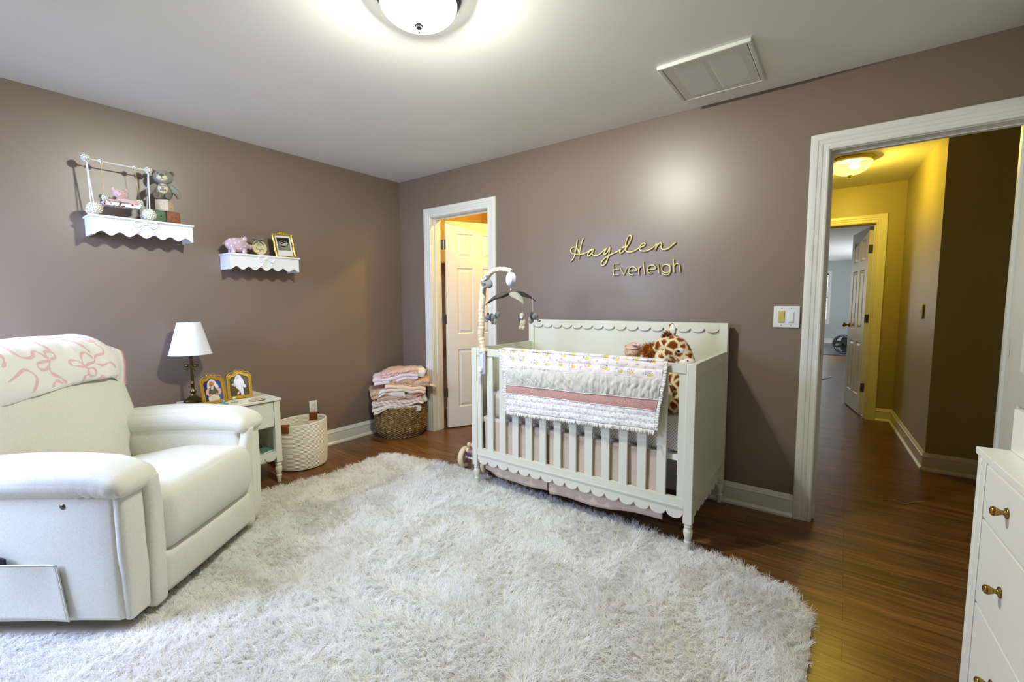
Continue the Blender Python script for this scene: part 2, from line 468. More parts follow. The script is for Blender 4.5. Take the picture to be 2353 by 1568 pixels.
# door casings (trim): profile swept round the opening, with the jamb and stop
CP = [(0, 0), (0, .012), (.004, .016), (.012, .017), (.016, .013), (.03, .013), (.034, .016), (.05, .017), (.054, .020), (.074, .022), (.082, .020), (.087, .014), (.087, 0)]
def casing(name, xl, xr, zt, y, sgn, ydepth0, ydepth1, mat=None):
    """opening xl..xr, height zt, casing on plane y, projecting along sgn*y; jamb from ydepth0 to ydepth1"""
    mb = MB(); k = len(CP); vs = []
    for ax, bx in ((xl, 'l'), (xl, 'tl'), (xr, 'tr'), (xr, 'r')):
        for a, d in CP:
            x = ax-a if bx in ('l', 'tl') else ax+a
            z = 0 if bx in ('l', 'r') else zt+a
            vs.append((x, y+sgn*d, z))
    fs = []
    for i in range(3):
        for j in range(k): j2 = (j+1) % k; fs.append((i*k+j, i*k+j2, (i+1)*k+j2, (i+1)*k+j))
    mb.add(vs, fs)
    return mb.build(name, mat or M['trim'], smooth=20, kind='structure')
def jamb(name, xl, xr, zt, y0, y1, ystop):
    mb = MB(); t = .019
    mb.box(xl-t+.004, y0, 0, xl+.004, y1, zt+.004); mb.box(xr-.004, y0, 0, xr+t-.004, y1, zt+.004); mb.box(xl-t, y0, zt-.004, xr+t, y1, zt+t-.004)
    mb.box(xl+.004, ystop, 0, xl+.016, ystop+.035, zt-.004); mb.box(xr-.016, ystop, 0, xr-.004, ystop+.035, zt-.004); mb.box(xl+.016, ystop, zt-.016, xr-.016, ystop+.035, zt-.004)
    return mb.build(name, M['trim'], smooth=0, bevel=.0015, kind='structure')
casing('trim_1', .447, 1.146, 2.047, 0, -1, 0, 0); jamb('trim_2', .447, 1.146, 2.047, -.002, .122, .04)
casing('trim_3', 3.507, 4.225, 2.05, 0, -1, 0, 0); jamb('trim_4', 3.507, 4.225, 2.05, -.002, .122, .045)
casing('trim_5', 3.507, 4.225, 2.05, .12, 1, 0, 0)
casing('trim_6', 3.07, 3.825, 2.05, 3.0, -1, 0, 0); jamb('trim_7', 3.07, 3.825, 2.05, 2.998, 3.122, 3.04)
MB().box(3.5115, .004, .93, 3.5125, .034, .99).build('strike_plate', M['pewter'], smooth=0)
tag(bpy.data.objects['strike_plate'], 'small metal strike plate on left jamb of the doorway to the hall', 'strike plate')

# six-panel doors
def door_leaf(w_, h_=2.03, t=.035):
    mb = MB(); c = .008
    st = .11; mull = .10; pw = (w_-2*st-mull)/2
    zs = [(.2, .78), (.93, 1.58), (1.68, 1.91)]
    mb.box(0, -t/2+c, 0, w_, t/2-c, h_)
    for sy in (-1, 1):
        ya, yb = sy*(t/2-c), sy*t/2
        mb.box(0, ya, 0, st, yb, h_); mb.box(w_-st, ya, 0, w_, yb, h_); mb.box(st+pw, ya, 0, st+pw+mull, yb, h_)
        for x0 in (st, st+pw+mull):
            for za, zb in [(0, .2), (.78, .93), (1.58, 1.68), (1.91, h_)]: mb.box(x0, ya, za, x0+pw, yb, zb)
            for za, zb in zs:
                # sloped ovolo edge and raised field
                def ring(i0, d0, i1, d1):
                    q = lambda i, d: [(x0+i, sy*d, za+i), (x0+pw-i, sy*d, za+i), (x0+pw-i, sy*d, zb-i), (x0+i, sy*d, zb-i)]
                    mb.add(q(i0, d0)+q(i1, d1), [(j, (j+1) % 4, 4+(j+1) % 4, 4+j) for j in range(4)])
                ring(0, t/2, .009, t/2-c+.0005)
                ring(.018, t/2-c+.0005, .038, t/2-.0015)
                i = .038; mb.add([(x0+i, sy*(t/2-.0015), za+i), (x0+pw-i, sy*(t/2-.0015), za+i), (x0+pw-i, sy*(t/2-.0015), zb-i), (x0+i, sy*(t/2-.0015), zb-i)], [(0, 1, 2, 3)])
    return mb
def add_door(name, hinge, ang, w_, hinge_side, hinge_zs=(.26, 1.02, 1.79), knob=True, z0=.012, h_=2.025):
    e = bpy.data.objects.new(name, None); COL.objects.link(e); e.location = (*hinge, z0); e.rotation_euler = (0, 0, ang); e['kind'] = 'structure'
    lf = door_leaf(w_, h_); lf.build('leaf', M['doorpaint'], e, smooth=0)
    for hz in hinge_zs:
        m_ = MB(); y = hinge_side*.0175
        m_.box(-.002, -.018, hz-.045, .0, .018, hz+.045)
        m_.tube([(-.006, y+hinge_side*.005, hz-.048), (-.006, y+hinge_side*.005, hz+.048)], .006, 10)
        m_.box(-.034, y+hinge_side*.0, hz-.045, -.006, y+hinge_side*.003, hz+.045)
        m_.build('hinge', M['pewter'], e, bevel=.001)
    if knob:
        for sy in (-1, 1):
            m_ = MB(); c0 = (w_-.065, sy*.0175, .955)
            m_.lathe([(.0, 0), (.027, 0), (.027, .004), (.022, .008), (.010, .011), (.009, .03), (.016, .036), (.026, .046), (.028, .055), (.022, .066), (0.001, .07)], c0, 20, (0, sy, 0), caps=False)
            m_.build('door_knob', M['brassknob'], e)
    return e
add_door('door_1', (.482, .145), math.radians(63), .66, 1, hinge_zs=(.35, 1.08, 1.80))
add_door('door_2', (3.793, 3.16), math.radians(101), .70, -1, hinge_zs=(.30, 1.05, 1.79))
add_door('door_3', (4.234, -.012), math.radians(-83), .70, 1)

# windows
def window(name, xc, w_, z0, z1, y, sgn, blinds=True, panes=True, glow=0):
    """window in a wall facing sgn*y (room side)"""
    e = bpy.data.objects.new(name, None); COL.objects.link(e); e.location = (xc, y, 0); e['kind'] = 'structure'
    hw = w_/2; mb = MB(); c = .075; d = sgn*.018
    mb.box(-hw-c, 0, z1, hw+c, d, z1+c); mb.box(-hw-c, 0, z0-c, hw+c, d, z0); mb.box(-hw-c, 0, z0, -hw, d, z1); mb.box(hw, 0, z0, hw+c, d, z1)
    mb.build('window_frame', M['trim'], e, smooth=0, bevel=.003)
    mb = MB(); a = -sgn*.07; b = -sgn*.1
    for x0, x1, za, zb in [(-hw, -hw+.04, z0, z1), (hw-.04, hw, z0, z1), (-hw, hw, z0, z0+.05), (-hw, hw, z1-.05, z1), (-hw, hw, (z0+z1)/2-.02, (z0+z1)/2+.02)]:
        mb.box(x0, a, za, x1, b, zb)
    mb.build('sash', M['trim'], e, smooth=0)
    g = MB().box(-hw+.03, -sgn*.084, z0+.03, hw-.03, -sgn*.087, z1-.03).build('pane', M['glass'], e, smooth=0)
    if blinds:
        mb = MB(); n_ = int((z1-z0)/.045)
        for i in range(n_):
            z = z0+.02+i*.045; T = Matrix.Translation((0, -sgn*.035, z)) @ Matrix.Rotation(math.radians(38)*sgn, 4, 'X')
            mb.box(-hw+.01, -.022, -.0012, hw-.01, .022, .0012, T)
        mb.build('blind', M['blind'], e, smooth=0)
    return e
def glass_mat():
    m = bpy.data.materials.new('window_glass'); m.use_nodes = True; t = m.node_tree; t.nodes.clear()
    o = t.nodes.new('ShaderNodeOutputMaterial'); g = t.nodes.new('ShaderNodeBsdfGlossy'); g.inputs['Roughness'].default_value = .02
    tr = t.nodes.new('ShaderNodeBsdfTransparent'); mx = t.nodes.new('ShaderNodeMixShader'); mx.inputs[0].default_value = .06
    t.links.new(tr.outputs[0], mx.inputs[1]); t.links.new(g.outputs[0], mx.inputs[2]); t.links.new(mx.outputs[0], o.inputs[0]); return m
M['glass'] = glass_mat()
s = N('glowing_blind'); s.base(lin((240, 242, 245))); M['blind'] = s.set(.5, 0, .3, Emission_Color=(.86, .93, 1, 1), Emission_Strength=.55)  # slats emit a little themselves, standing in for light from behind
window('window_1', .70, .9, .75, 2.1, -3.75, 1, blinds=False)
window('window_2', 2.775, .75, .65, 2.08, 13.5, -1)
MB().box(2.2, 13.9, .3, 3.4, 13.95, 2.4).build('sky_glow_panel', (lambda s: (s.base((.8, .9, 1)), s.set(1, Emission_Color=(.85, .93, 1, 1), Emission_Strength=2.2))[1])(N('bright_sky')), smooth=0, kind='structure')  # glowing panel added outside the far window, standing in for sky

# closet shelf and folded clothes seen through the hinge gap
e = thing('closet_shelf', 'white closet shelf with hanging rod behind the open closet door', 'shelf', (0, 0, 0))
mb = MB().box(-.119, .65, 1.70, .8, 1.399, 1.72); mb.build('board', M['white'], e, bevel=.002)
MB().tube([(-.119, .75, 1.62), (.8, .75, 1.62)], .014, 10).build('rod', M['steel'], e)
for i, (c_, z0, z1) in enumerate([((196, 120, 40), 1.721, 1.79), ((90, 60, 40), 1.79, 1.84), ((214, 190, 150), 1.84, 1.91)]):
    o = MB().rbox((.22, .93, (z0+z1)/2), (.16, .2, (z1-z0)/2-.001), .02, puff=(0, 0, .003)).build('folded_cloth', simple('closet_cloth', c_, .9, nscale=80), None)
    tag(o, ['orange brown', 'dark brown', 'beige'][i]+' folded cloth stacked on closet shelf, seen through the hinge gap', 'folded cloth', 'cloths folded on the closet shelf')
mb = MB()
def garment(u, v): 
    return (.10+.2*u, .78+.02*math.sin(u*30)+.03*math.sin(v*3), 1.60-.9*v)
mb.grid(24, 10, garment); o = mb.build('hanging_garment', simple('teal_cloth', (30, 84, 90), .9), thick=.004); tag(o, 'dark teal garment hanging in the closet behind the door', 'garment')
# small closet lamp
e = thing('closet_light', 'small warm closet ceiling lamp above the open closet door', 'ceiling light', (1.15, .62, H))
MB().lathe([(.0, 0), (.07, 0), (.07, -.015), (.05, -.02), (0.001, -.02)], seg=24, caps=False).build('base', M['plasticwhite'], e)
M['warmglow'] = simple('warm_bulb', (255, 200, 120), .5, Emission_Color=(1, .66, .09, 1), Emission_Strength=1000)
MB().ball((0, 0, -.055), .035).build('bulb', M['warmglow'], e)

# ================================================================== CEILING FITTINGS
def flush_light(name, label, loc, metal, glass, R=.165, dep=.105):
    e = thing(name, label, 'ceiling light', loc)
    MB().lathe([(R-.05, 0), (R, 0), (R+.001, -.006), (R-.004, -.010), (R-.004, -.014), (R-.010, -.017), (R-.010, -.024), (R-.018, -.028), (R-.018, -.034), (R-.03, -.036), (R-.05, -.03)], seg=64, caps=False).build('rim', metal, e)
    pr = []
    for i in range(15):
        a = PI/2*i/14; pr.append(((R-.016)*math.cos(a)**.92+.0005, -.03-(dep-.03)*math.sin(a)**1.15))
    MB().lathe(pr, seg=64, caps=False).build('glass_dome', glass, e, smooth=180)
    MB().lathe([(.0005, -dep+.004), (.017, -dep+.004), (.018, -dep), (.016, -dep-.006), (.012, -dep-.008), (.011, -dep-.014), (.006, -dep-.018), (.0045, -dep-.022), (.006, -dep-.026), (.005, -dep-.031), (.0005, -dep-.034)], seg=24, caps=False).build('finial', metal, e)
    return e
def frosted(name, col, strength, clear):
    m = bpy.data.materials.new(name); m.use_nodes = True; t = m.node_tree; t.nodes.clear()
    o = t.nodes.new('ShaderNodeOutputMaterial'); e_ = t.nodes.new('ShaderNodeEmission'); e_.inputs[0].default_value = (*col, 1); e_.inputs[1].default_value = strength
    tr = t.nodes.new('ShaderNodeBsdfTransparent'); mx = t.nodes.new('ShaderNodeMixShader'); mx.inputs[0].default_value = clear
    t.links.new(e_.outputs[0], mx.inputs[1]); t.links.new(tr.outputs[0], mx.inputs[2]); t.links.new(mx.outputs[0], o.inputs[0]); return m
M['domeglow'] = frosted('lit_frosted_glass', LAMP, CEILING_GLOW, .5)
M['hallglow'] = frosted('lit_amber_glass', (1, .74, .16), HALL_GLOW, .6)
flush_light('ceiling_light', 'round frosted glass flush light with nickel rim on nursery ceiling', (2.222, -1.71, H), M['nickel'], M['domeglow'])
flush_light('ceiling_light', 'brass rimmed dome light glowing yellow on the hall ceiling', (3.585, 1.85, H), M['creammetal'], M['hallglow'], R=.168, dep=.130)
hb_ = MB().ball((.03, -.03, -.06), (.036, .036, .03)).build('bulb', simple('lit_bulb', (255, 240, 200), .5, Emission_Color=(1, .86, .45, 1), Emission_Strength=14), [o_ for o_ in COL.objects if o_.name.startswith('ceiling_light.001')][0], smooth=180)
l = bpy.data.lights.new('bulb', 'POINT'); l.energy = HALL_BULB/.6; l.color = (1, .71, .08); l.shadow_soft_size = .03
o = bpy.data.objects.new('bulb', l); COL.objects.link(o); o.location = (3.585, 1.85, H-.085)

for i, (dx, dy) in enumerate(((.045, .045), (-.045, -.045))):
    l = bpy.data.lights.new('bulb', 'POINT'); l.energy = BULB_POWER/.5; l.color = LAMP; l.shadow_soft_size = .028
    o = bpy.data.objects.new('bulb', l); COL.objects.link(o); o.location = (2.222+dx, -1.71+dy, H-.041)

# return air vent
e = thing('ceiling_vent', 'white louvered return air vent on the ceiling above the crib', 'vent', (3.0, -.397, H))
mb = MB(); hx, hy, d = .215, .232, .02
fr = [(hx, hy), (-hx, hy), (-hx, -hy), (hx, -hy)]
for (x0, y0, x1, y1) in [(-hx, -hy, hx, -hy+.02), (-hx, hy-.02, hx, hy), (-hx, -hy+.02, -hx+.02, hy-.02), (hx-.02, -hy+.02, hx, hy-.02)]: mb.box(x0, y0, -d, x1, y1, 0)
mb.build('frame', M['trim'], e, bevel=.004)
mb = MB(); ix, iy = hx-.023, hy-.023
for (x0, y0, x1, y1) in [(-ix, -iy, ix, -iy+.035), (-ix, iy-.035, ix, iy), (-ix, -iy+.035, -ix+.038, iy-.035), (ix-.038, -iy+.035, ix, iy-.035), (-.012, -iy+.035, .012, iy-.035)]: mb.box(x0, y0, -.0165, x1, y1, -.013)
mb.build('grille_panel', M['trim'], e, smooth=0)
box_obj('filter', simple('filter_grey', (132, 130, 118), .9), -ix, -iy, -.004, ix, iy, -.002, e)
k = 0
for x0, x1 in ((-ix+.038, -.012), (.012, ix-.038)):
    y = -iy+.04
    while y < iy-.037:
        T = Matrix.Translation(((x0+x1)/2, y, -.0135)) @ Matrix.Rotation(math.radians(-30), 4, 'X')
        MB().box(-(x1-x0)/2, -.0068, -.0008, (x1-x0)/2, .0068, .0008, T).build('louver', M['trim'], e, smooth=0)
        y += .0128; k += 1
for x in (-.13, .13):
    MB().lathe([(.001, 0), (.008, 0), (.006, -.004), (.001, -.004)], (x, -iy+.017, -.016), 12, caps=False).build('catch', M['white'], e)

# switches and outlet
e = thing('light_switch', 'double white wall switch plate with a yellowed rocker by the hall doorway', 'light switch', (3.344, -.002, 1.162))
MB().rbox((0, -.003, 0), (.064, .0045, .061), .004, m=2).build('plate', M['plasticwhite'], e)
for x, m_, nm, lb in ((-.023, M['yellowswitch'], 'rocker', 'yellowed rocker'), (.023, M['plasticwhite'], 'dimmer', 'white dimmer with slide')):
    mb = MB().box(x-.0165, -.009, -.034, x+.0165, -.007, .034); mb.box(x-.013, -.0125, -.03, x+.0125, -.009, .028)
    if nm == 'dimmer': mb.box(x-.009, -.0145, -.029, x+.009, -.012, -.016)
    o = mb.build(nm, m_, e, bevel=.001); o['label'] = lb
for x in (-.023, .023):
    for z in (-.048, .048): MB().lathe([(.0001, 0), (.0026, 0), (.002, .0015), (.0001, .0015)], (x, -.0075, z), 10, (0, -1, 0), caps=False).build('screw', M['pewter'], e)
e = thing('light_switch', 'single switch plate on the yellow lit hall wall', 'light switch', (4.103, 1.84, 1.165), math.radians(-3.1))
MB().rbox((-.003, 0, 0), (.0045, .036, .058), .004, m=2).build('plate', M['plasticwhite'], e)
MB().box(-.013, -.005, -.012, -.006, .005, .010).build('toggle', M['plasticwhite'], e, bevel=.001)
e = thing('wall_outlet', 'white duplex power outlet on left wall above the rope basket', 'outlet', (.002, -.985, .365))
MB().rbox((.002, 0, 0), (.004, .035, .058), .003, m=2).build('plate', M['plasticwhite'], e)
for z in (-.02, .02):
    r_ = MB().lathe([(.0001, 0), (.0155, 0), (.0155, .002), (.0001, .002)], (.006, 0, z), 20, (1, 0, 0), sx=1, sy=1, caps=False).build('receptacle', M['plasticwhite'], e)
    mb = MB()
    for y in (-.006, .006): mb.box(.0078, y-.001, z, .0087, y+.001, z+.008)
    mb.lathe([(.0001, 0), (.0025, 0), (.0025, .0006), (.0001, .0006)], (.008, 0, z-.006), 10, (1, 0, 0), caps=False)
    sl = mb.build('slots', M['dark'], r_, smooth=0)

# ================================================================== WALL LETTERING
LET = {'hayden': [[(2.003, 1.706), (1.997, 1.668), (1.99, 1.629), (1.981, 1.595), (1.968, 1.57), (1.951, 1.557)], [(2.053, 1.715), (2.042, 1.69), (2.032, 1.656), (2.025, 1.623), (2.018, 1.573)], [(2.02, 1.606), (2.016, 1.623), (2.007, 1.639), (1.99, 1.654), (1.97, 1.658), (1.953, 1.649), (1.948, 1.632), (1.957, 1.615), (1.978, 1.606), (2.003, 1.602), (2.032, 1.601), (2.061, 1.605), (2.09, 1.616), (2.114, 1.629), (2.129, 1.632), (2.136, 1.626), (2.123, 1.628), (2.105, 1.618), (2.09, 1.597), (2.095, 1.584), (2.109, 1.591), (2.126, 1.609), (2.136, 1.625), (2.127, 1.605), (2.127, 1.592), (2.142, 1.586), (2.166, 1.585), (2.189, 1.596), (2.211, 1.613), (2.234, 1.628), (2.223, 1.606), (2.216, 1.593), (2.223, 1.587), (2.239, 1.597), (2.254, 1.619), (2.263, 1.634), (2.259, 1.606), (2.253, 1.577), (2.244, 1.553), (2.231, 1.525), (2.213, 1.511), (2.199, 1.516), (2.198, 1.533), (2.212, 1.551), (2.235, 1.568), (2.253, 1.577), (2.288, 1.591), (2.323, 1.603), (2.349, 1.621), (2.375, 1.632), (2.357, 1.629), (2.343, 1.614), (2.336, 1.596), (2.345, 1.588), (2.362, 1.599), (2.376, 1.618), (2.379, 1.654), (2.391, 1.689), (2.405, 1.704), (2.417, 1.698), (2.416, 1.679), (2.404, 1.652), (2.387, 1.629), (2.379, 1.609), (2.388, 1.595), (2.414, 1.591), (2.439, 1.597), (2.464, 1.609), (2.484, 1.618), (2.504, 1.624), (2.516, 1.635), (2.51, 1.642), (2.496, 1.641), (2.482, 1.628), (2.476, 1.612), (2.484, 1.596), (2.509, 1.59), (2.541, 1.596), (2.565, 1.607), (2.592, 1.63), (2.589, 1.613), (2.582, 1.59), (2.594, 1.615), (2.608, 1.631), (2.619, 1.636), (2.625, 1.626), (2.622, 1.607), (2.632, 1.593), (2.651, 1.591), (2.674, 1.599), (2.696, 1.616), (2.714, 1.629)]] ,'E': [[(2.331, 1.518), (2.29, 1.517), (2.293, 1.44), (2.332, 1.441)], [(2.291, 1.476), (2.331, 1.478)]] ,'v': [[(2.344, 1.485), (2.37, 1.437), (2.392, 1.484)]] ,'e': [[(2.404, 1.461), (2.458, 1.461), (2.454, 1.478), (2.437, 1.489), (2.416, 1.486), (2.405, 1.467), (2.408, 1.446), (2.421, 1.437), (2.434, 1.434)]] ,'r': [[(2.472, 1.484), (2.477, 1.436)], [(2.475, 1.467), (2.481, 1.482), (2.49, 1.487)]] ,'l': [[(2.506, 1.519), (2.516, 1.438)]] ,'e2': [[(2.536, 1.465), (2.589, 1.469), (2.582, 1.488), (2.564, 1.495), (2.546, 1.49), (2.536, 1.471), (2.54, 1.451), (2.553, 1.441), (2.566, 1.441)]] ,'i': [[(2.606, 1.498), (2.614, 1.438)]] ,'g': [[(2.683, 1.49), (2.687, 1.457), (2.683, 1.437), (2.667, 1.426), (2.65, 1.428), (2.638, 1.435)], [(2.683, 1.473), (2.675, 1.487), (2.658, 1.493), (2.639, 1.487), (2.632, 1.468), (2.638, 1.449), (2.657, 1.44), (2.676, 1.445), (2.685, 1.46)]] ,'h': [[(2.705, 1.522), (2.712, 1.441)], [(2.709, 1.479), (2.717, 1.491), (2.732, 1.495), (2.744, 1.483), (2.749, 1.443)]] ,}
def stroke_mb(strokes, r, y, curved, flat=.8):
    mb = MB()
    for st in strokes:
        pts = [(a, y, b) for a, b in st]
        if curved and len(pts) > 2: pts = spline(pts, 5)
        mb.tube(pts, r, 10, flat=flat, up=Vector((0, 1, 0)))
        for p in (pts[0], pts[-1]): mb.ball(p, (r, r*.8, r), 10, 6)
    return mb
o = stroke_mb(LET['hayden'], .0062, -.009, True).build('wall_sign', M['goldsign'], smooth=60)
tag(o, 'gold script name sign reading Hayden on the wall above the crib', 'wall sign')
names = [('E', 'E', 'gold capital letter E starting the lower name above the crib'), ('v', 'v', 'small gold letter v, next to the capital E of the lower name'),
    ('e', 'e', 'gold letter e between v and r in the lower name'), ('r', 'r', 'small gold letter r of the lower name above the crib'),
    ('l', 'l', 'tall plain gold letter l between r and the next e'), ('e2', 'e', 'gold letter e between l and i in the lower name'),
    ('i', 'i', 'short gold letter i without a dot in the lower name'), ('g', 'g', 'round gold letter g with hooked tail in the lower name'),
    ('h', 'h', 'gold letter h ending the lower name above the crib')]
for k_, ch, lb in names:
    o = stroke_mb(LET[k_], .0042, -.012, ch in 'egh', 1.0).build('wall_letter', M['goldsign'], smooth=60)
    tag(o, lb, 'letter', 'letters of the lower name on the wall')

# ================================================================== WALL SHELVES
def wall_shelf(label, y0, y1, ztop, d=.12):
    """y0<y1 extents of the front panel; hangs on the left wall"""
    e = thing('wall_shelf', label, 'shelf', (0, (y0+y1)/2, ztop)); hw = (y1-y0)/2; h_ = .112
    mb = MB().box(.001, -hw-.008, -.012, d+.010, hw+.008, 0); mb.build('top_board', M['shelfwhite'], e, bevel=.002)
    def wav(n, a, b, lo, hi, per=12):
        return [(a+(b-a)*i/(n*per), hi-(hi-lo)*abs(math.sin(PI*(i/per+.5)))**1.1) for i in range(n*per+1)]
    bot = wav(6, -hw, hw, -h_, -h_+.022)
    bot = [(a, (-h_+.011)-.011*math.cos(2*PI*(a+hw)/(2*hw)*6)) for a, _ in bot]
    top = [(a, -.012) for a, _ in bot]
    MB().strip(top, bot, lambda a, b, t: (t, a, b), d-.012, d).build('front_panel', M['shelfwhite'], e, smooth=20)
    for s_ in (-1, 1):
        pts = [(.001+(d-.013)*i/24, (-h_+.005)-.006*abs(math.cos(3*PI*i/24))) for i in range(25)]
        tp = [(a, -.012) for a, _ in pts]
        MB().strip(tp, pts, lambda a, b, t: (a, t, b), s_*hw, s_*(hw-.012)).build('side_panel', M['shelfwhite'], e, smooth=20)
    mb = MB(); n_ = 62
    for i in range(n_):
        y = -hw+(i+.5)*2*hw/n_
        if abs(y-.0) > .062: mb.ball((d+.001, y, -.0165), (.0035, .0036, .0036), 8, 6)
    mb.box(d-.002, -hw-.003, -.0135, d+.004, hw+.003, -.012)
    mb.build('bead_trim', M['shelfwhite'], e)
    # carved bow
    mb = MB(); x = d+.002
    for s_ in (-1, 1):
        lp = spline([(x, s_*.006, -.018), (x+.003, s_*.03, -.012), (x+.004, s_*.052, -.016), (x+.004, s_*.055, -.033), (x+.003, s_*.04, -.05), (x+.002, s_*.018, -.032)], 6, True)
        mb.tube(lp, .0042, 8, closed=True, up=Vector((1, 0, 0)))
        tl = spline([(x, s_*.008, -.028), (x+.002, s_*.022, -.05), (x+.003, s_*.03, -.062), (x+.003, s_*.036, -.078), (x+.002, s_*.053, -.086)], 6)
        mb.tube(tl, lambda t: .0035+.002*t, 8, up=Vector((1, 0, 0)))
    mb.rbox((x+.003, 0, -.022), (.006, .01, .012), .005)
    mb.build('bow_ornament', M['shelfwhite'], e)
    return e
wall_shelf('larger looking white scalloped shelf holding the flower swing and grey bear', -2.333, -1.842, 1.7625, .165)
wall_shelf('white scalloped shelf with bow holding the piggy bank and gilt photo frame', -1.630, -1.141, 1.605, .165)

# ---- flower swing on the left shelf
M['petal'] = simple('white_petals', (240, 240, 236), .7, spec=.2)
M['pollen'] = simple('flower_centres', (176, 172, 90), .7)
def flower_ball(parent, c, r, n_, name='flower_cluster', pr=.012):
    mb = MB(); mb.ball((0, 0, 0), r*.86, 12, 8); cen = MB()
    for i in range(n_):
        z = 1-2*(i+.5)/n_; a = i*2.39996; q = math.sqrt(1-z*z); d = Vector((q*math.cos(a), q*math.sin(a), z))
        x, y, d = frame_from(d); c0 = d*r
        for k in range(5):
            b = 2*PI*k/5+i; dx = x*math.cos(b)+y*math.sin(b); dy = -x*math.sin(b)+y*math.cos(b)
            p0 = c0; p1 = c0+dx*pr*.6+dy*pr*.38+d*.0015; p2 = c0+dx*pr*1.1+d*.003; p3 = c0+dx*pr*.6-dy*pr*.38+d*.0015
            mb.add([p0, p1, p2, p3], [(0, 1, 2, 3)])
        cen.ball(c0+d*.001, .0028, 6, 4)
    o = mb.build(name, M['petal'], parent, loc=c); cen.build('flower_centre', M['pollen'], o, smooth=60)
    return o
e = thing('toy_swing', 'white toy swing stand with flower balls and gold chains on shelf', 'decorative swing', (.122, -2.188, 1.7627)); e.scale = (.985, .985, .985)
YL, YR, ZT = -.140, .146, .318
MB().tube([(0, YL, ZT), (0, YR, ZT-.004)], .0035, 10).build('top_bar', M['shelfwhite'], e)
for y0, y1 in ((YL, YL+.014), (YR, YR-.016)):
    for s_ in (-1, 1):
        MB().tube([(0, y0, ZT-.005), (s_*.034, y1, .03)], .0035, 8).build('leg', M['shelfwhite'], e)
flower_ball(e, (0, YL-.003, ZT+.002), .017, 22, pr=.011); flower_ball(e, (0, YR, ZT-.003), .017, 22, pr=.011)
flower_ball(e, (0, YL+.062, ZT), .009, 10, pr=.010); flower_ball(e, (0, YR-.066, ZT-.002), .009, 10, pr=.010)
for y in (YL+.014, YR-.018):
    for s_ in (-1, 1): flower_ball(e, (s_*.03, y, .036 if s_ > 0 else .03), .033 if s_ > 0 else .027, 60 if s_ > 0 else 44, pr=.011)
for y0, y1 in ((YL+.062, YL+.070), (YR-.066, YR-.052)):
    mb = MB(); n_ = 34
    for i in range(n_):
        t = i/n_; p = Vector((0, y0+(y1-y0)*t, ZT-.008-(ZT-.135)*t)); a = .0021
        ring = []
        for k in range(8):
            b = 2*PI*k/8; q = Vector((a*math.cos(b), 0, a*1.5*math.sin(b)))
            if i % 2: q = Vector((0, q.x, q.z))
            ring.append(p+q)
        mb.tube(ring, .0006, 4, closed=True)
    mb.build('chain', M['gold'], e, smooth=60)
s = N('floral_print'); vo = s.n('ShaderNodeTexVoronoi', i_Scale=62.0); s.l(s.co.outputs['Object'], vo.inputs['Vector'])
mk = s.math('LESS_THAN', s.math('ADD', vo.outputs['Distance'], s.math('MULTIPLY', s.noise(420).outputs[0], .3)), .52)
cl = s.ramp(s.n('ShaderNodeSeparateColor', i_Color=vo.outputs['Color']).outputs[0], [(0, lin((150, 40, 52))), (.3, lin((52, 50, 60))), (.5, lin((120, 134, 70))), (.75, lin((190, 140, 150)))])
cl.node.color_ramp.interpolation = 'CONSTANT'
s.base(s.mix(mk, lin((238, 238, 236)), cl)); M['floral'] = s.set(.7, 0, .2)
st = MB(); st.rbox((0, 0, .075), (.034, .088, .011), .005); st.build('seat', M['floral'], e)
for y in (-.074, .09): flower_ball(e, (0.01, y, .108), .012, 14, pr=.011); 
for y in (-.070, .092): flower_ball(e, (0.018, y, .088), .010, 10, pr=.010)
# plush pig lying on the seat
M['pinkplush'] = simple('pink_plush', (216, 184, 180), .95, spec=.1, nscale=260, nstr=.5, ndist=.003, Sheen_Weight=.3)
M['eye'] = simple('black_bead', (14, 13, 14), .15)
e = thing('plush_pig', 'small pink plush pig resting on the toy swing seat', 'plush toy', (.128, -2.188, 1.8487))
mb = MB(); mb.ball((0, .035, .016), (.022, .062, .016), 18, 12); mb.build('body', M['pinkplush'], e, smooth=180)
hd = MB().ball((.008, .0, .052), (.026, .036, .027), 20, 14).build('head', M['pinkplush'], e, smooth=180)
MB().lathe([(.0001, 0), (.011, 0), (.0125, .004), (.011, .008), (.0001, .009)], (.031, -.012, .047), 16, (1, -.25, 0), caps=False).build('snout', M['pinkplush'], hd, smooth=60)
for s_ in (-1, 1):
    MB().ball((.004, s_*.029, .076), (.006, .011, .013), 12, 8, T=None).build('ear', M['pinkplush'], hd, smooth=180)
    MB().ball((.031, .002+s_*.013, .062), .002, 8, 6).build('eye', M['eye'], hd)
    MB().ball((.012, .05*s_+.01, .008), (.012, .03, .009), 12, 8).build('paw', M['pinkplush'], e, smooth=180)

# ---- grey bear on blocks
M['greyplush'] = simple('grey_plush', (140, 138, 122), .95, spec=.1, nscale=240, nstr=.6, ndist=.003, Sheen_Weight=.3)
M['creamplush'] = simple('cream_plush', (214, 208, 184), .95, spec=.1, nscale=300, nstr=.4)
M['brownfelt'] = simple('brown_felt', (104, 92, 74), .9)
M['stitch'] = simple('dark_stitching', (34, 28, 30), .8)
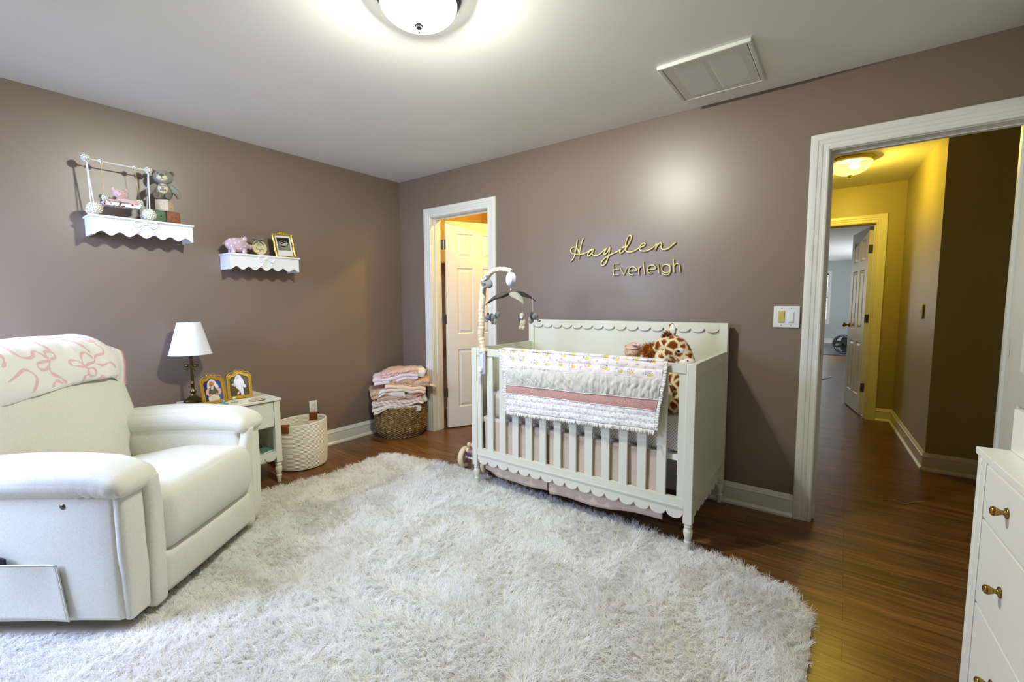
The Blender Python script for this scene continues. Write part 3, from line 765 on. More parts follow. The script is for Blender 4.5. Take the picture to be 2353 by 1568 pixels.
# shelf top z=1.770, blocks 70 mm
def letter_block(label, mat, loc, rz, sign):
    e = thing('toy_block', label, 'toy block', loc, rz, 'toy blocks on the left shelf')
    a = .0357; MB().rbox((0, 0, a), (a, a, a), .004, m=2).build('cube', mat, e)
    mb = MB(); t = .0025; q = a*.82
    for ax in range(4):
        T = Matrix.Rotation(ax*PI/2, 4, 'Z') @ Matrix.Translation((a, 0, a))
        for y0, z0, y1, z1 in [(-q, -q, q, -q+.004), (-q, q-.004, q, q), (-q, -q, -q+.004, q), (q-.004, -q, q, q)]: mb.box(-.001, y0, z0, .0015, y1, z1, T)
    mb.build('raised_border', mat, e, smooth=0)
    mb = MB()
    if sign:
        for ax in range(4):
            T = Matrix.Rotation(ax*PI/2, 4, 'Z') @ Matrix.Translation((a, 0, a))
            if ax % 2 == 0:
                for c_ in ((0, -.008, .008, .011), (0, .010, -.006, .009), (0, -.012, -.012, .006), (0, .012, .012, .006)):
                    mb.ball((0, c_[1], c_[2]), (.003, c_[3], c_[3]), 14, 8, T=None) if False else mb.add(*(lambda b: ([T @ Vector(v) for v in b.v], b.f))(MB().ball((0, c_[1], c_[2]), (.003, c_[3], c_[3]), 14, 8)))
            else:
                pts = [(.001, .013*math.cos(t_), .013*math.sin(t_)) for t_ in [math.radians(40+280*i/16) for i in range(17)]]
                b_ = MB().tube(pts, .003, 6); mb.add([T @ Vector(v) for v in b_.v], b_.f)
        mb.build('embossed_motif', mat, e)
    else:
        for ax in range(4):
            T = Matrix.Rotation(ax*PI/2, 4, 'Z') @ Matrix.Translation((a, 0, a)); mb.box(-.001, -.014, -.016, .001, -.008, .016, T); mb.box(-.001, -.014, -.003, .001, .014, .003, T); mb.box(-.001, .008, -.016, .001, .014, .016, T)
        mb.build('embossed_motif', mat, e, smooth=0)
    return e
letter_block('pale beige pink embossed block carrying the grey bear', simple('beige_block', (200, 184, 160), .6), (.118, -1.972, 1.8345), math.radians(-40), True)
letter_block('dark green block under the beige block on the shelf', simple('green_block', (62, 102, 60), .5), (.118, -2.014, 1.7627), 0, False)
letter_block('rust orange block beside the dark green block', simple('orange_block', (132, 66, 28), .5), (.118, -1.9395, 1.7627), math.radians(3), False)
bz = 1.9065
e = thing('teddy_bear', 'grey teddy bear with cream belly sitting on stacked blocks', 'plush toy', (.118, -1.970, bz), math.radians(-22))
MB().ball((0, 0, .055), (.040, .046, .056), 24, 16, fn=lambda p: Vector((p.x*(1-.18*p.z), p.y*(1-.22*p.z), p.z))).build('body', M['greyplush'], e, smooth=180)
hd = MB().ball((.004, 0, .142), (.044, .052, .043), 26, 18, fn=lambda p: Vector((p.x, p.y*(1.04-.12*p.z), p.z))).build('head', M['greyplush'], e, smooth=180)
mz = MB().ball((.034, 0, .132), (.021, .030, .021), 18, 12).build('muzzle', M['creamplush'], hd, smooth=180)
MB().ball((.055, 0, .143), (.006, .011, .008), 12, 8).build('nose', M['brownfelt'], hd, smooth=180)
mb = MB().tube([(.0565, 0, .136), (.0555, 0, .124)], .0009, 6); mb.tube(spline([(.047, -.014, .127), (.054, -.006, .1225), (.0555, 0, .124), (.054, .006, .1225), (.047, .014, .127)], 4), .0009, 6); mb.build('mouth', M['stitch'], hd)
for s_ in (-1, 1):
    er = MB().ball((-.004, s_*.048, .170), (.009, .017, .017), 16, 10).build('ear', M['greyplush'], hd, smooth=180)
    MB().ball((.003, s_*.047, .169), (.004, .011, .011), 12, 8).build('inner_ear', M['brownfelt'], hd, smooth=180)
    MB().ball((.041, s_*.019, .156), .0032, 8, 6).build('eye', M['eye'], hd)
    arm = [Vector((.01, s_*.036, .088)), Vector((.02, s_*.056, .064)), Vector((.024, s_*.072, .036)), Vector((.020, s_*.078, .014))]
    MB().tube(spline(arm, 5), lambda t: .012+.006*math.sin(PI*min(1, t*1.05)), 12).build('arm', M['greyplush'], e, smooth=180)
    lg = MB().ball((.045, s_*.030, .020), (.026, .019, .019), 16, 12).build('leg', M['greyplush'], e, smooth=180)
    MB().ball((.066, s_*.032, .022), (.007, .0165, .0175), 16, 10).build('foot_pad', M['brownfelt'], lg, smooth=180)
bl = MB().ball((.018, 0, .060), (.0285, .029, .039), 20, 14).build('belly_patch', M['creamplush'], e, smooth=180)
for i, tx in enumerate(('Born', 'in', '2026')):
    mb = text_mb(tx, .0175, extrude=.0006); z = .083-.0145*i
    R_ = Matrix(((0, 0, 1, 0), (1, 0, 0, 0), (0, 1, 0, 0), (0, 0, 0, 1)))
    vs = []
    for v in mb.v:
        y = v[0]; zz = z+v[1]; u = 1-(y/.029)**2-((zz-.060)/.039)**2
        vs.append((.018+.0285*math.sqrt(max(u, .05))+.0008+v[2], y, zz))
    b2 = MB(); b2.v = vs; b2.f = mb.f; b2.build('embroidered_word', M['stitch'], bl, smooth=0)

# ---- right shelf: piggy bank, wooden slice ornament, gilt frame
zs = 1.605
s = N('pink_glaze_dots'); vo = s.n('ShaderNodeTexVoronoi', i_Scale=44.0, i_Randomness=.75); s.l(s.co.outputs['Object'], vo.inputs['Vector'])
s.base(s.mix(s.ramp(vo.outputs['Distance'], [(.30, (1, 1, 1)), (.34, (0, 0, 0))]), lin((202, 176, 186)), lin((236, 226, 232)))); M['pigglaze'] = s.set(.12, 0, .5)
M['pigpink'] = simple('pink_glaze', (212, 182, 190), .12)
e = thing('piggy_bank', 'glossy pink ceramic piggy bank with white dots on shelf', 'piggy bank', (.114, -1.556, zs))
def pigf(p):
    k = 1.0-(.42*sstep(.2, 1.05, p.y)); return Vector((p.x*k, p.y, p.z*k-.04*sstep(.4, 1, p.y)))
MB().ball((0, 0, .065), (.046, .084, .051), 32, 22, fn=pigf).build('body', M['pigglaze'], e, smooth=180)
MB().lathe([(.0001, -.004), (.016, -.004), (.019, 0), (.019, .006), (.016, .010), (.0001, .010)], (0, .080, .058), 20, (0, 1, -.08), caps=False).build('snout', M['pigpink'], e, smooth=50)
for s_ in (-1, 1):
    MB().ball((s_*.022, .042, .108), (.006, .014, .018), 14, 10).build('ear', M['pigglaze'], e, smooth=180)
    MB().ball((s_*.025, .062, .080), .0026, 8, 6).build('eye', M['eye'], e)
    for y in (-.038, .034):
        MB().lathe([(.014, 0), (.0155, .003), (.015, .03), (.017, .04)], (s_*.024, y, 0), 16, caps=True).build('leg', M['pigglaze'], e, smooth=50)
MB().tube(spline([(0, -.082, .066), (.004, -.09, .070), (0, -.093, .064), (-.004, -.088, .061)], 4), .002, 6).build('tail', M['pigpink'], e)

e = thing('ornament', 'round wooden slice ornament with a dark gingham bow on shelf', 'ornament', (.102, -1.398, zs), rot=(0, math.radians(-10), 0))
s = N('cut_wood'); s.base(lin((214, 202, 160))); M['cutwood'] = s.set(.6)
s = N('bark'); n = s.noise(160, 4); s.base(s.ramp(n.outputs[0], [(.35, lin((60, 46, 24))), (.6, lin((150, 120, 60)))])); s.bump(n.outputs[0], .6, .003); M['bark'] = s.set(.8)
MB().lathe([(.0001, -.006), (.052, -.006), (.058, -.004), (.058, .004), (.052, .006), (.0001, .006)], (0, 0, .061), 40, (1, 0, 0), sy=1.05, caps=False).build('bark_rim', M['bark'], e)
face = MB().lathe([(.0001, 0), (.0515, 0), (.0515, .0012), (.0001, .0012)], (.0062, 0, .061), 40, (1, 0, 0), sy=1.05, caps=False).build('wood_face', M['cutwood'], e)
# handwriting and a little bear outline
def ink(parent, strokes, name, r=.0009):
    mb = MB()
    for st_ in strokes: mb.tube(spline([(0.0082, a, b) for a, b in st_], 4), r, 5)
    return mb.build(name, M['stitch'], parent, smooth=60)
ink(face, [[(-.026, .066), (-.024, .052), (-.022, .044), (-.018, .052), (-.014, .045)], [(-.014, .045), (-.010, .050), (-.006, .046), (-.004, .050), (.000, .044), (.002, .036), (-.003, .032), (-.004, .038), (.006, .046), (.010, .048), (.009, .060), (.011, .046), (.015, .050), (.018, .045), (.022, .050), (.026, .044), (.03, .046)]], 'handwriting')
ring = lambda cy, cz, r1, r2: [(cy+r1*math.cos(2*PI*i/12), cz+r2*math.sin(2*PI*i/12)) for i in range(13)]
ink(face, [ring(-.004, .092, .010, .008), ring(-.013, .099, .004, .004), ring(.005, .099, .004, .004), ring(-.004, .090, .004, .003), ring(-.004, .078, .012, .007), ring(-.017, .078, .004, .004), ring(.009, .078, .004, .004)], 'bear_drawing', .0006)
s = N('gingham'); v = s.mapping((1, 1, 1)); ck = s.n('ShaderNodeTexChecker', i_Scale=190.0); s.l(v, ck.inputs['Vector'])
s.base(s.mix(ck.outputs['Fac'], lin((70, 66, 66)), lin((150, 144, 142)))); M['gingham'] = s.set(.7)
bw = thing('bow', None, None); bw.parent = e; bw.location = (.012, -.004, .116)
for s_ in (-1, 1):
    mb = MB()
    def loop(u, v, s_=s_):
        a = 2*PI*u; rr = .5+.5*math.cos(a); return (.006*math.sin(a), s_*(.004+.040*(1-math.cos(a))/2*1.0), .004+(v-.5)*.016*(.35+.65*(1-math.cos(a))/2)+.008*(1-math.cos(a))/2)
    mb.grid(28, 4, loop, closeu=True); mb.build('ribbon_loop', M['gingham'], bw, smooth=60, thick=.0008)
    mb = MB().grid(10, 3, lambda u, v, s_=s_: (.003-.004*u+.003*math.sin(u*6), s_*(.004+.034*u), -.004-.030*u+(v-.5)*.014)); mb.build('ribbon_tail', M['gingham'], bw, smooth=60, thick=.0008)
MB().rbox((.004, 0, .002), (.006, .006, .007), .004).build('ribbon_knot', M['gingham'], bw)

# ================================================================== CRIB
crib = thing('crib', 'white crib with scalloped edges, turned feet and tall back panel', 'crib', (2.339, -.40, .0065))
CX0, CX1, CF, CB = -.718, .718, -.365, .325       # local extents: front posts' face, back panel face
W_ = M['cribwhite']
def turned_foot(h_=.146):
    return [(.010, 0), (.0125, .004), (.0135, .02), (.017, .045), (.0185, .050), (.0185, .054), (.0145, .058), (.0155, .066), (.0205, .085), (.0225, .100), (.0215, .112), (.017, .120), (.0155, .124), (.0195, .127), (.021, .131), (.0195, .136), (.016, .139), (.016, h_)]
for nm, x in (('l', CX0), ('r', CX1-.044)):
    p = MB().box(x, CF, .146, x+.044, CF+.045, .945).build('post', W_, crib, bevel=.003)
    MB().lathe(turned_foot(), (x+.022, CF+.0225, 0), 28).build('foot', W_, p, smooth=50)
for x in (CX0+.022, CX1-.022):
    MB().lathe(turned_foot(), (x, CB+.02, 0), 28).build('foot', W_, crib, smooth=50)
# back panel
mb = MB().box(CX0+.002, CB, .146, CX1, CB+.036, 1.115); bp = mb.build('back_panel', W_, crib, bevel=.002)
for x0_, x1_ in ((CX0+.002, CX0+.047), (CX1-.047, CX1)): MB().box(x0_, CB-.014, .146, x1_, CB, 1.115).build('stile', W_, bp, smooth=0, bevel=.0015)
sca = scallops(CX0+.047, CX1-.047, 16, 1.056, 1.080)
MB().strip([(a, 1.115) for a, b in sca], sca, lambda a, b, t: (a, t, b), CB-.014, CB).build('scalloped_trim', W_, bp, smooth=25)
MB().box(CX0+.047, CB-.004, .2, CX1-.047, CB, .30).build('lower_rail', W_, bp, smooth=0)
# side panels
for s_, x in ((-1, CX0), (1, CX1)):
    xi = x-s_*.006; mb = MB().box(xi-s_*.016, CF+.045, .25, xi-s_*.006, CB, .90); sd = mb.build('side_panel', W_, crib, smooth=0)
    mb = MB().box(x-s_*.004, CF+.045, .885, x-s_*.03, CB, .945); mb.build('top_rail', W_, sd, bevel=.002)
    for y0_, y1_ in ((CF+.045, CF+.06), (CB-.055, CB)): MB().box(x-s_*.004, y0_, .25, x-s_*.024, y1_, .885).build('stile', W_, sd, smooth=0, bevel=.001)
    mb = MB().box(x-s_*.002, CF+.045, .226, x-s_*.024, CB, .262)
    sc_ = scallops(CF+.045, CB, 8, .162, .190)
    mb.strip([(a, .228) for a, b in sc_], sc_, lambda a, b, t: (t, a, b), x-s_*.008, x-s_*.022)
    mb.build('scalloped_apron', W_, sd, smooth=25)
# front
MB().box(CX0+.044, CF+.003, .895, CX1-.044, CF+.028, .943).build('front_top_rail', W_, crib, bevel=.003)
mb = MB().box(CX0+.044, CF+.003, .226, CX1-.044, CF+.028, .267); sc_ = scallops(CX0+.046, CX1-.046, 16, .162, .190)
mb.strip([(a, .228) for a, b in sc_], sc_, lambda a, b, t: (a, t, b), CF+.006, CF+.02)
mb.box(CX0+.044, CF-.001, .224, CX1-.044, CF+.006, .230)
mb.build('front_apron', W_, crib, smooth=25, bevel=0)
for k in range(12):
    xc = -.565+.1022*k; MB().box(xc-.024, CF+.008, .265, xc+.024, CF+.022, .897).build('slat', W_, crib, bevel=.002)
for x0, x1 in ((CX0+.044, CX0+.080), (CX1-.08, CX1-.044)): MB().box(x0, CF+.008, .265, x1, CF+.024, .897).build('slat', W_, crib, bevel=.002)
# mattress support
mb = MB().box(CX0+.05, CF+.04, .445, CX1-.05, CF+.06, .475); mb.box(CX0+.05, CB-.05, .445, CX1-.05, CB-.03, .475)
mb.box(CX0+.05, CF+.06, .445, CX0+.07, CB-.05, .475); mb.box(CX1-.07, CF+.06, .445, CX1-.05, CB-.05, .475)
mb.box(CX0+.07, CF+.06, .466, CX1-.07, CB-.05, .474)
mb.build('mattress_support', M['white'], crib, bevel=.002)

# mattress with dotted sheet
s = N('dotted_sheet'); sx = s.n('ShaderNodeSeparateXYZ'); s.l(s.co.outputs['Object'], sx.inputs[0]); P_ = 1/.0165
yz = s.math('ADD', sx.outputs[1], sx.outputs[2])
ix = s.math('MULTIPLY', sx.outputs[0], P_*1.15); iz = s.math('MULTIPLY', yz, P_*2)
row = s.math('FLOOR', iz); off = s.math('MULTIPLY', s.math('MODULO', s.math('ABSOLUTE', row), 2), .5)
fx = s.math('SUBTRACT', s.math('FRACT', s.math('ADD', ix, off)), .5); fz = s.math('MULTIPLY', s.math('SUBTRACT', s.math('FRACT', iz), .5), .5)
d_ = s.math('SQRT', s.math('ADD', s.math('MULTIPLY', fx, fx), s.math('MULTIPLY', fz, fz)))
s.base(s.mix(s.math('LESS_THAN', d_, .2), lin((236, 234, 232)), lin((168, 152, 160)))); s.bump(s.noise(9, 3).outputs[0], .5, .01); M['sheet'] = s.set(.85, 0, .15)
e = thing('mattress', 'crib mattress in a white fitted sheet with small mauve dots', 'mattress', (2.339, -.40, .4815))
MB().rbox((0, -.02, .085), (.645, .285, .084), .035, puff=(0, .006, .012), m=10, fn=lambda p: Vector((p.x, p.y+.003*nz(p.x*9, p.z*9), p.z+.004*nz(p.x*5, p.y*5, 3)))).build('sheet', M['sheet'], e, smooth=180)

# bed skirt
s = N('blush_linen'); n1 = s.noise(1, 3, .6, s.mapping((600, 600, 60))); s.base(s.ramp(n1.outputs[0], [(.3, lin((188, 168, 152))), (.7, lin((208, 190, 174)))])); s.bump(n1.outputs[0], .3, .001); M['linen'] = s.set(.9, 0, .1)
e = thing('crib_skirt', 'blush linen crib skirt hanging in pleated panels below the mattress', 'bed skirt', (2.339, -.40, 0))
def drape(x0, x1, y, z0f, z1, seed, amp=.004, n=60):
    def f(u, v):
        x = x0+(x1-x0)*u; zb = z0f(u); z = z1+(zb-z1)*v
        return (x, y+amp*(.25+v)*(math.sin(u*13+seed)+.7*nz(u*9, seed, v*1.5))+.002*nz(u*30, v*6, seed), z)
    return MB().grid(n, 22, f)
drape(-.628, -.138, -.333, lambda u: .098+.03*(1-sstep(0, .25, u))+.004*math.sin(u*8), .484, 1).build('skirt_panel', M['linen'], e, smooth=180, thick=.002)
drape(-.118, .565, -.333, lambda u: .092+.035*sstep(.3, 1, u)+.003*math.sin(u*9), .484, 5).build('skirt_panel', M['linen'], e, smooth=180, thick=.002)
drape(-.30, .05, -.318, lambda u: .10, .462, 9, .003, 24).build('skirt_panel', M['linen'], e, smooth=180, thick=.002)
def sidep(u, v):
    y = -.282+.54*u; z = .462+(.115-.462)*v
    return (-.640+.012*(.3+v)*math.sin(u*22)+.006*nz(u*8, v*3), y, z)
MB().grid(40, 16, sidep).build('side_panel', M['linen'], e, smooth=180, thick=.002)

# ---- quilt over the front rail
def quilt_mat(name, fn, rough=.9):
    s = N(name); fn(s); return s.set(rough, 0, .12)
def q_floral(s):
    base = lin((238, 228, 224))
    # sprigs: clusters of small grey leaves round a yellow bloom
    vo = voro2(s, 11.5, 17, (0, 0), .4)
    wob = s.math('MULTIPLY', s.math('SUBTRACT', s.noise(70, 2).outputs[0], .5), .22)
    yel = s.math('LESS_THAN', s.math('ADD', vo.outputs['Distance'], wob), .125)
    vo2 = voro2(s, 11.5, 17, (.13, -.14), .4)
    leafn = s.math('GREATER_THAN', s.noise(210, 2).outputs[0], .55)
    ring = s.math('MULTIPLY', s.math('LESS_THAN', vo2.outputs['Distance'], .25), leafn)
    vo3 = voro2(s, 19, 27, (.4, .3), .6)
    sp = s.math('MULTIPLY', s.math('LESS_THAN', vo3.outputs['Distance'], .17), leafn)
    c = s.mix(sp, base, lin((150, 148, 164))); c = s.mix(ring, c, lin((134, 132, 150))); c = s.mix(yel, c, lin((222, 200, 96)))
    s.base(c); s.bump(s.noise(60, 3).outputs[0], .3, .004)
def q_seer(s):
    wv = s.n('ShaderNodeTexWave', wave_type='BANDS', bands_direction='X', i_Scale=95.0, i_Distortion=3.0); s.l(s.co.outputs['Object'], wv.inputs['Vector'])
    wv.inputs['Detail Scale'].default_value = .2
    s.base(s.ramp(wv.outputs[0], [(.35, lin((198, 194, 184))), (.6, lin((226, 224, 214)))])); s.bump(wv.outputs[0], .4, .002)
def q_rose(s):
    n = s.noise(210, 2); s.base(s.ramp(n.outputs[0], [(.4, lin((186, 140, 132))), (.6, lin((206, 166, 158)))])); s.bump(n.outputs[0], .8, .003)
def q_low(s):
    vo = voro2(s, 46, 60, (0, 0), .7)
    mk = s.math('MULTIPLY', s.math('LESS_THAN', vo.outputs['Distance'], .30), s.math('GREATER_THAN', s.noise(190).outputs[0], .5))
    s.base(s.mix(mk, lin((236, 234, 234)), lin((188, 182, 182)))); s.bump(s.noise(70, 3).outputs[0], .35, .004)
M['qf'] = quilt_mat('quilt_floral', q_floral); M['qs'] = quilt_mat('quilt_seersucker', q_seer)
M['qr'] = quilt_mat('quilt_rose', q_rose); M['ql'] = quilt_mat('quilt_sprigs', q_low)
M['ruffle'] = simple('frayed_trim', (232, 229, 222), .9, nscale=150, nstr=.5, ndist=.004, spec=.1)
quilt = thing('quilt', 'patchwork baby quilt with floral and rose bands over the crib front rail', 'quilt', (2.40, -.765, .0))
# seams (left z, right z): floral/seersucker, /rose, /sprig, bottom
SE = [(.8400, .872), (.740, .762), (.688, .706), (.572, .610)]
ZT = .9605
def qedge(s_): # s_: 0 at rail top, 1 at bottom
    xl = -.508+.045*sstep(0, .5, s_)-.0*s_; xr = .508-.034*sstep(.1, .8, s_); return xl, xr
def Q(u, zl, zr, gather=0, off=0.0):
    """front point at cross position u (0..1); zl, zr: heights on the left and right edge"""
    z = zl+(zr-zl)*u; s_ = (ZT-z)/.40
    xl, xr = qedge(max(0, s_)); x = xl+(xr-xl)*u
    bul = .012+.010*math.sin(min(1, max(0, s_*3))*PI/2)
    y = -bul-.005*nz(u*7, s_*4, 1)-.0035*nz(u*22, s_*7, 4)-gather-off
    x += .004*nz(s_*9, u*3, 9); z += .004*nz(u*6, s_*3, 12)
    return Vector((x, y, z))
def band(i0, name, mat, gath=0, quilts=0):
    za = (ZT, ZT) if i0 == 0 else SE[i0-1]; zb = SE[i0]; mb = MB()
    def f(u, v):
        zl = za[0]+(zb[0]-za[0])*v; zr = za[1]+(zb[1]-za[1])*v
        puff = math.sin(PI*v)**.5 if 0 < v < 1 else 0
        if gath:
            a = nz(u*46+1.2*nz(v*3, u*8, 7), v*1.2, i0*5); b = nz(u*95, v*2.5+3, 2)
            g = puff*(.007+.011*a+.005*b)
        elif quilts:
            r_ = abs(math.sin(PI*v*quilts))**.6; g = .0042*r_+.003*nz(u*34, v*4, i0)*r_+.004*max(0, nz(u*24+2, v*1.4, 3))
        else: g = .004*puff
        p = Q(u, zl, zr, g); return p
    mb.grid(300, 26, f)
    return mb.build(name, mat, quilt, smooth=180, thick=.006)
band(0, 'floral_panel', M['qf'], quilts=2); band(1, 'ruffled_panel', M['qs'], gath=1); band(2, 'rose_panel', M['qr']); band(3, 'sprig_panel', M['ql'], quilts=3)
def over(u, v):
    xl, xr = qedge(0); x = xl+(xr-xl)*u; t = v
    if t < .25: a = PI*t/.25; y = .019-.033*math.cos(a)-.0; z = ZT-.004+.008*math.sin(a); y = .0135-.0335*math.cos(a)*1.0
    else: y = .048+.003*nz(u*9, t); z = ZT-(t-.25)*.22
    return (x, y+.002*nz(u*20, t*5), z+.003*nz(u*14, 5))
MB().grid(160, 18, over).build('backing', M['qf'], quilt, smooth=180, thick=.005)
def trim(pts, outd, amp, name='ruffle_trim', wd=.016):
    mb = MB(); n = len(pts)*5
    P2 = spline(pts, 5); m = len(P2)
    def f(u, v):
        i = min(m-1, int(u*(m-1)+.5)); p = P2[i]; w2 = wd*v*(1+.35*nz(u*90, 3))
        return p+outd*w2+Vector((0, -.002-amp*v*nz(u*len(pts)*1.6, v*.7, 8), amp*.5*v*nz(u*len(pts)*1.3, 5, v)))
    mb.grid(m, 4, f); return mb.build(name, M['ruffle'], quilt, smooth=180, thick=.0015)
for i, (zl, zr) in enumerate(SE[:3]):
    pts = [Q(k/120, zl, zr, .008 if i else .004) for k in range(121)]
    mb = MB().tube(pts, lambda t: .0022+.0010*nz(t*200), 6); mb.build('frayed_seam', M['ruffle'], quilt, smooth=180)
trim([Q(k/130, *SE[3], .006) for k in range(131)], Vector((0, 0, -1)), .020, wd=.022)
trim([Q(0, ZT-(ZT-SE[3][0])*k/60, ZT-(ZT-SE[3][1])*k/60, .003) for k in range(61)], Vector((-1, 0, 0)), .014, wd=.020)
trim([Q(1, ZT-(ZT-SE[3][0])*k/60, ZT-(ZT-SE[3][1])*k/60, .003) for k in range(61)], Vector((1, 0, 0)), .014, wd=.018)

# ---- crib mobile
M['tubefab'] = simple('cream_jersey', (222, 208, 182), .9, nscale=120, nstr=.4, spec=.1)
mob = thing('crib_mobile', 'crib mobile with cream fabric arm, dark leaves and hanging plush animals', 'mobile', (1.735, -.775, .94))
mb = MB().rbox((0, -.006, -.072), (.022, .010, .082), .010, m=3); mb.rbox((.006, -.016, -.08), (.010, .004, .06), .003, m=2); mb.box(-.018, .035, -.06, .018, .045, .012); mb.box(-.018, 0, .008, .018, .045, .018)
cl = mb.build('clamp', M['plasticlilac'], mob)
lb = MB(); 
for i in range(9): lb.box(.012, -.0168, -.02-.007*i, .020-.003*(i % 3), -.0163, -.023-.007*i)
s = simple('grey_print', (150, 146, 176), .6); lb.build('warning_label', s, cl, smooth=0)
kb = MB().lathe([(.0001, 0), (.018, 0), (.020, .004), (.020, .012), (.016, .016), (.0001, .016)], (-.006, -.018, -.122), 24, (0, -1, 0), caps=False).build('tightening_knob', M['plasticwhite'], mob)
AP = [(0, .004, -.01), (-.010, .004, .05), (-.019, .002, .10), (-.011, 0, .15), (-.010, 0, .20), (-.012, 0, .26), (-.002, 0, .33), (.002, 0, .38), (.010, 0, .425), (.035, 0, .468), (.075, 0, .500), (.120, 0, .515), (.17, 0, .515), (.215, 0, .507), (.236, 0, .497)]
pp = spline(AP, 14); L_ = len(pp)
mb = MB(); X = None; vs = []; fs = []; sg = 20
def arm_r(t):
    base = .021-.006*sstep(.55, .75, t)
    wr = .006*(1-sstep(.30, .46, t))*nz(t*46, 3)+.0045*sstep(.62, .75, t)*nz(t*75, 6)+.0025*nz(t*120, 1)
    return base+wr+.005*(1-sstep(0, .06, t))
mb.tube(pp, arm_r, sg)
mb.v = [tuple(Vector(v)+Vector((.003*nz(v[2]*48+v[0]*40, v[0]*110), .003*nz(v[2]*60-v[0]*50, v[1]*90, 2), .002*nz(v[0]*70, v[2]*50, 4)))) for v in mb.v]
mb.build('fabric_arm', M['tubefab'], mob, smooth=180)
bx = thing('music_box', None, None); bx.parent = mob; bx.location = (.232, -.004, .452); bx.rotation_euler = (0, 0, math.radians(-28))
MB().lathe([(.0001, -.017), (.037, -.017), (.041, -.013), (.041, .013), (.037, .017), (.0001, .017)], (0, 0, 0), 40, (0, 1, 0), sx=1, caps=False).build('drum', M['plasticlilac'], bx)
MB().lathe([(.0001, 0), (.034, 0), (.032, .003), (.0001, .003)], (0, -.017, 0), 32, (0, -1, 0), caps=False).build('face_plate', M['plasticwhite'], bx)
MB().tube([(0, 0, -.04), (0, 0, -.055), (.005, 0, -.062), (0, 0, -.068), (-.003, 0, -.062)], .0028, 8).build('hook', M['plasticwhite'], mob, loc=(.230, -.004, .452))
# fabric leaves
def leaf(rz, droop, mat, L=.175, wid=.07, label=None):
    mb = MB()
    def f(u, v):
        w2 = wid*math.sin(PI*min(1, u*1.02+.02))**.8*(v-.5)*(1-.3*u)+.006*(v-.5)
        r_ = L*u; z = -.004-droop*u**1.6*L+.022*math.sin(PI*u)-1.6*w2*w2/wid-.006*u
        return (math.cos(rz)*r_-math.sin(rz)*w2, math.sin(rz)*r_+math.cos(rz)*w2, z)
    mb.grid(22, 9, f); o = mb.build('leaf', mat, mob, loc=(.231, -.004, .372), smooth=180, thick=.003)
    if label: o['label'] = label
    vn = MB(); vn.tube([Vector(f(u/10, .5))+Vector((0, 0, -.0025)) for u in range(1, 10)], .0009, 5)
    for k in (2, 4, 6, 7):
        for vv in (.15, .85): vn.tube([Vector(f(k/10, .5))+Vector((0, 0, -.0022)), Vector(f(min(.97, k/10+.1), vv))+Vector((0, 0, -.0022))], .0007, 4)
    vn.build('leaf_veins', M['greyv'], o)
    return o
M['greyv'] = simple('grey_vein', (128, 126, 120), .9)
lb_, lg_, ld_ = simple('black_leaf_fabric', (24, 23, 24), .85), simple('grey_leaf_fabric', (146, 146, 138), .85), simple('charcoal_leaf_fabric', (72, 66, 60), .85)
leaf(math.radians(176), .30, lb_, .185, .075, 'black fabric leaf'); leaf(math.radians(206), .42, ld_, .16, .085, 'charcoal fabric leaf'); leaf(math.radians(12), .28, lb_, .165, .07, 'black fabric leaf'); leaf(math.radians(-24), .42, lg_, .155, .075, 'grey fabric leaf')
def fur(name, rgb): return simple(name, rgb, .95, spec=.1, nscale=300, nstr=.7, ndist=.004, Sheen_Weight=.3)
M['furgrey'] = fur('mid_grey_fur', (112, 112, 110)); M['furlight'] = fur('soft_grey_fur', (138, 138, 134)); M['furdark'] = fur('charcoal_fur', (60, 62, 66)); M['furbeige'] = fur('beige_fleece', (186, 176, 156))
M['facewhite'] = simple('white_felt', (230, 228, 224), .9)
def critter(name, parts, loc, parent=mob):
    e = thing(name, None, None); e.parent = parent; e.location = loc
    for nm, c, r, m_ in parts: MB().ball(c, r, 16, 12).build(nm, M[m_], e, smooth=180)
    return e
# sloth hugging the arm
e = critter('plush_sloth', [('body', (.022, -.016, -.012), (.024, .020, .028), 'furlight'), ('head', (.004, -.018, .022), (.020, .018, .020), 'furgrey'), ('face', (-.001, -.034, .024), (.014, .005, .013), 'facewhite'), ('eye', (-.008, -.039, .024), (.003, .002, .004), 'eye'), ('eye', (.005, -.039, .026), (.003, .002, .004), 'eye')], (.048, 0, .440))
for a_ in ([(.015, -.022, -.004), (-.012, -.030, -.004), (-.034, -.024, .002)], [(.018, -.020, -.026), (-.008, -.028, -.034), (-.022, -.022, -.052)]):
    MB().tube(spline(a_, 6), .0085, 10).build('arm', M['furlight'], e, smooth=180)
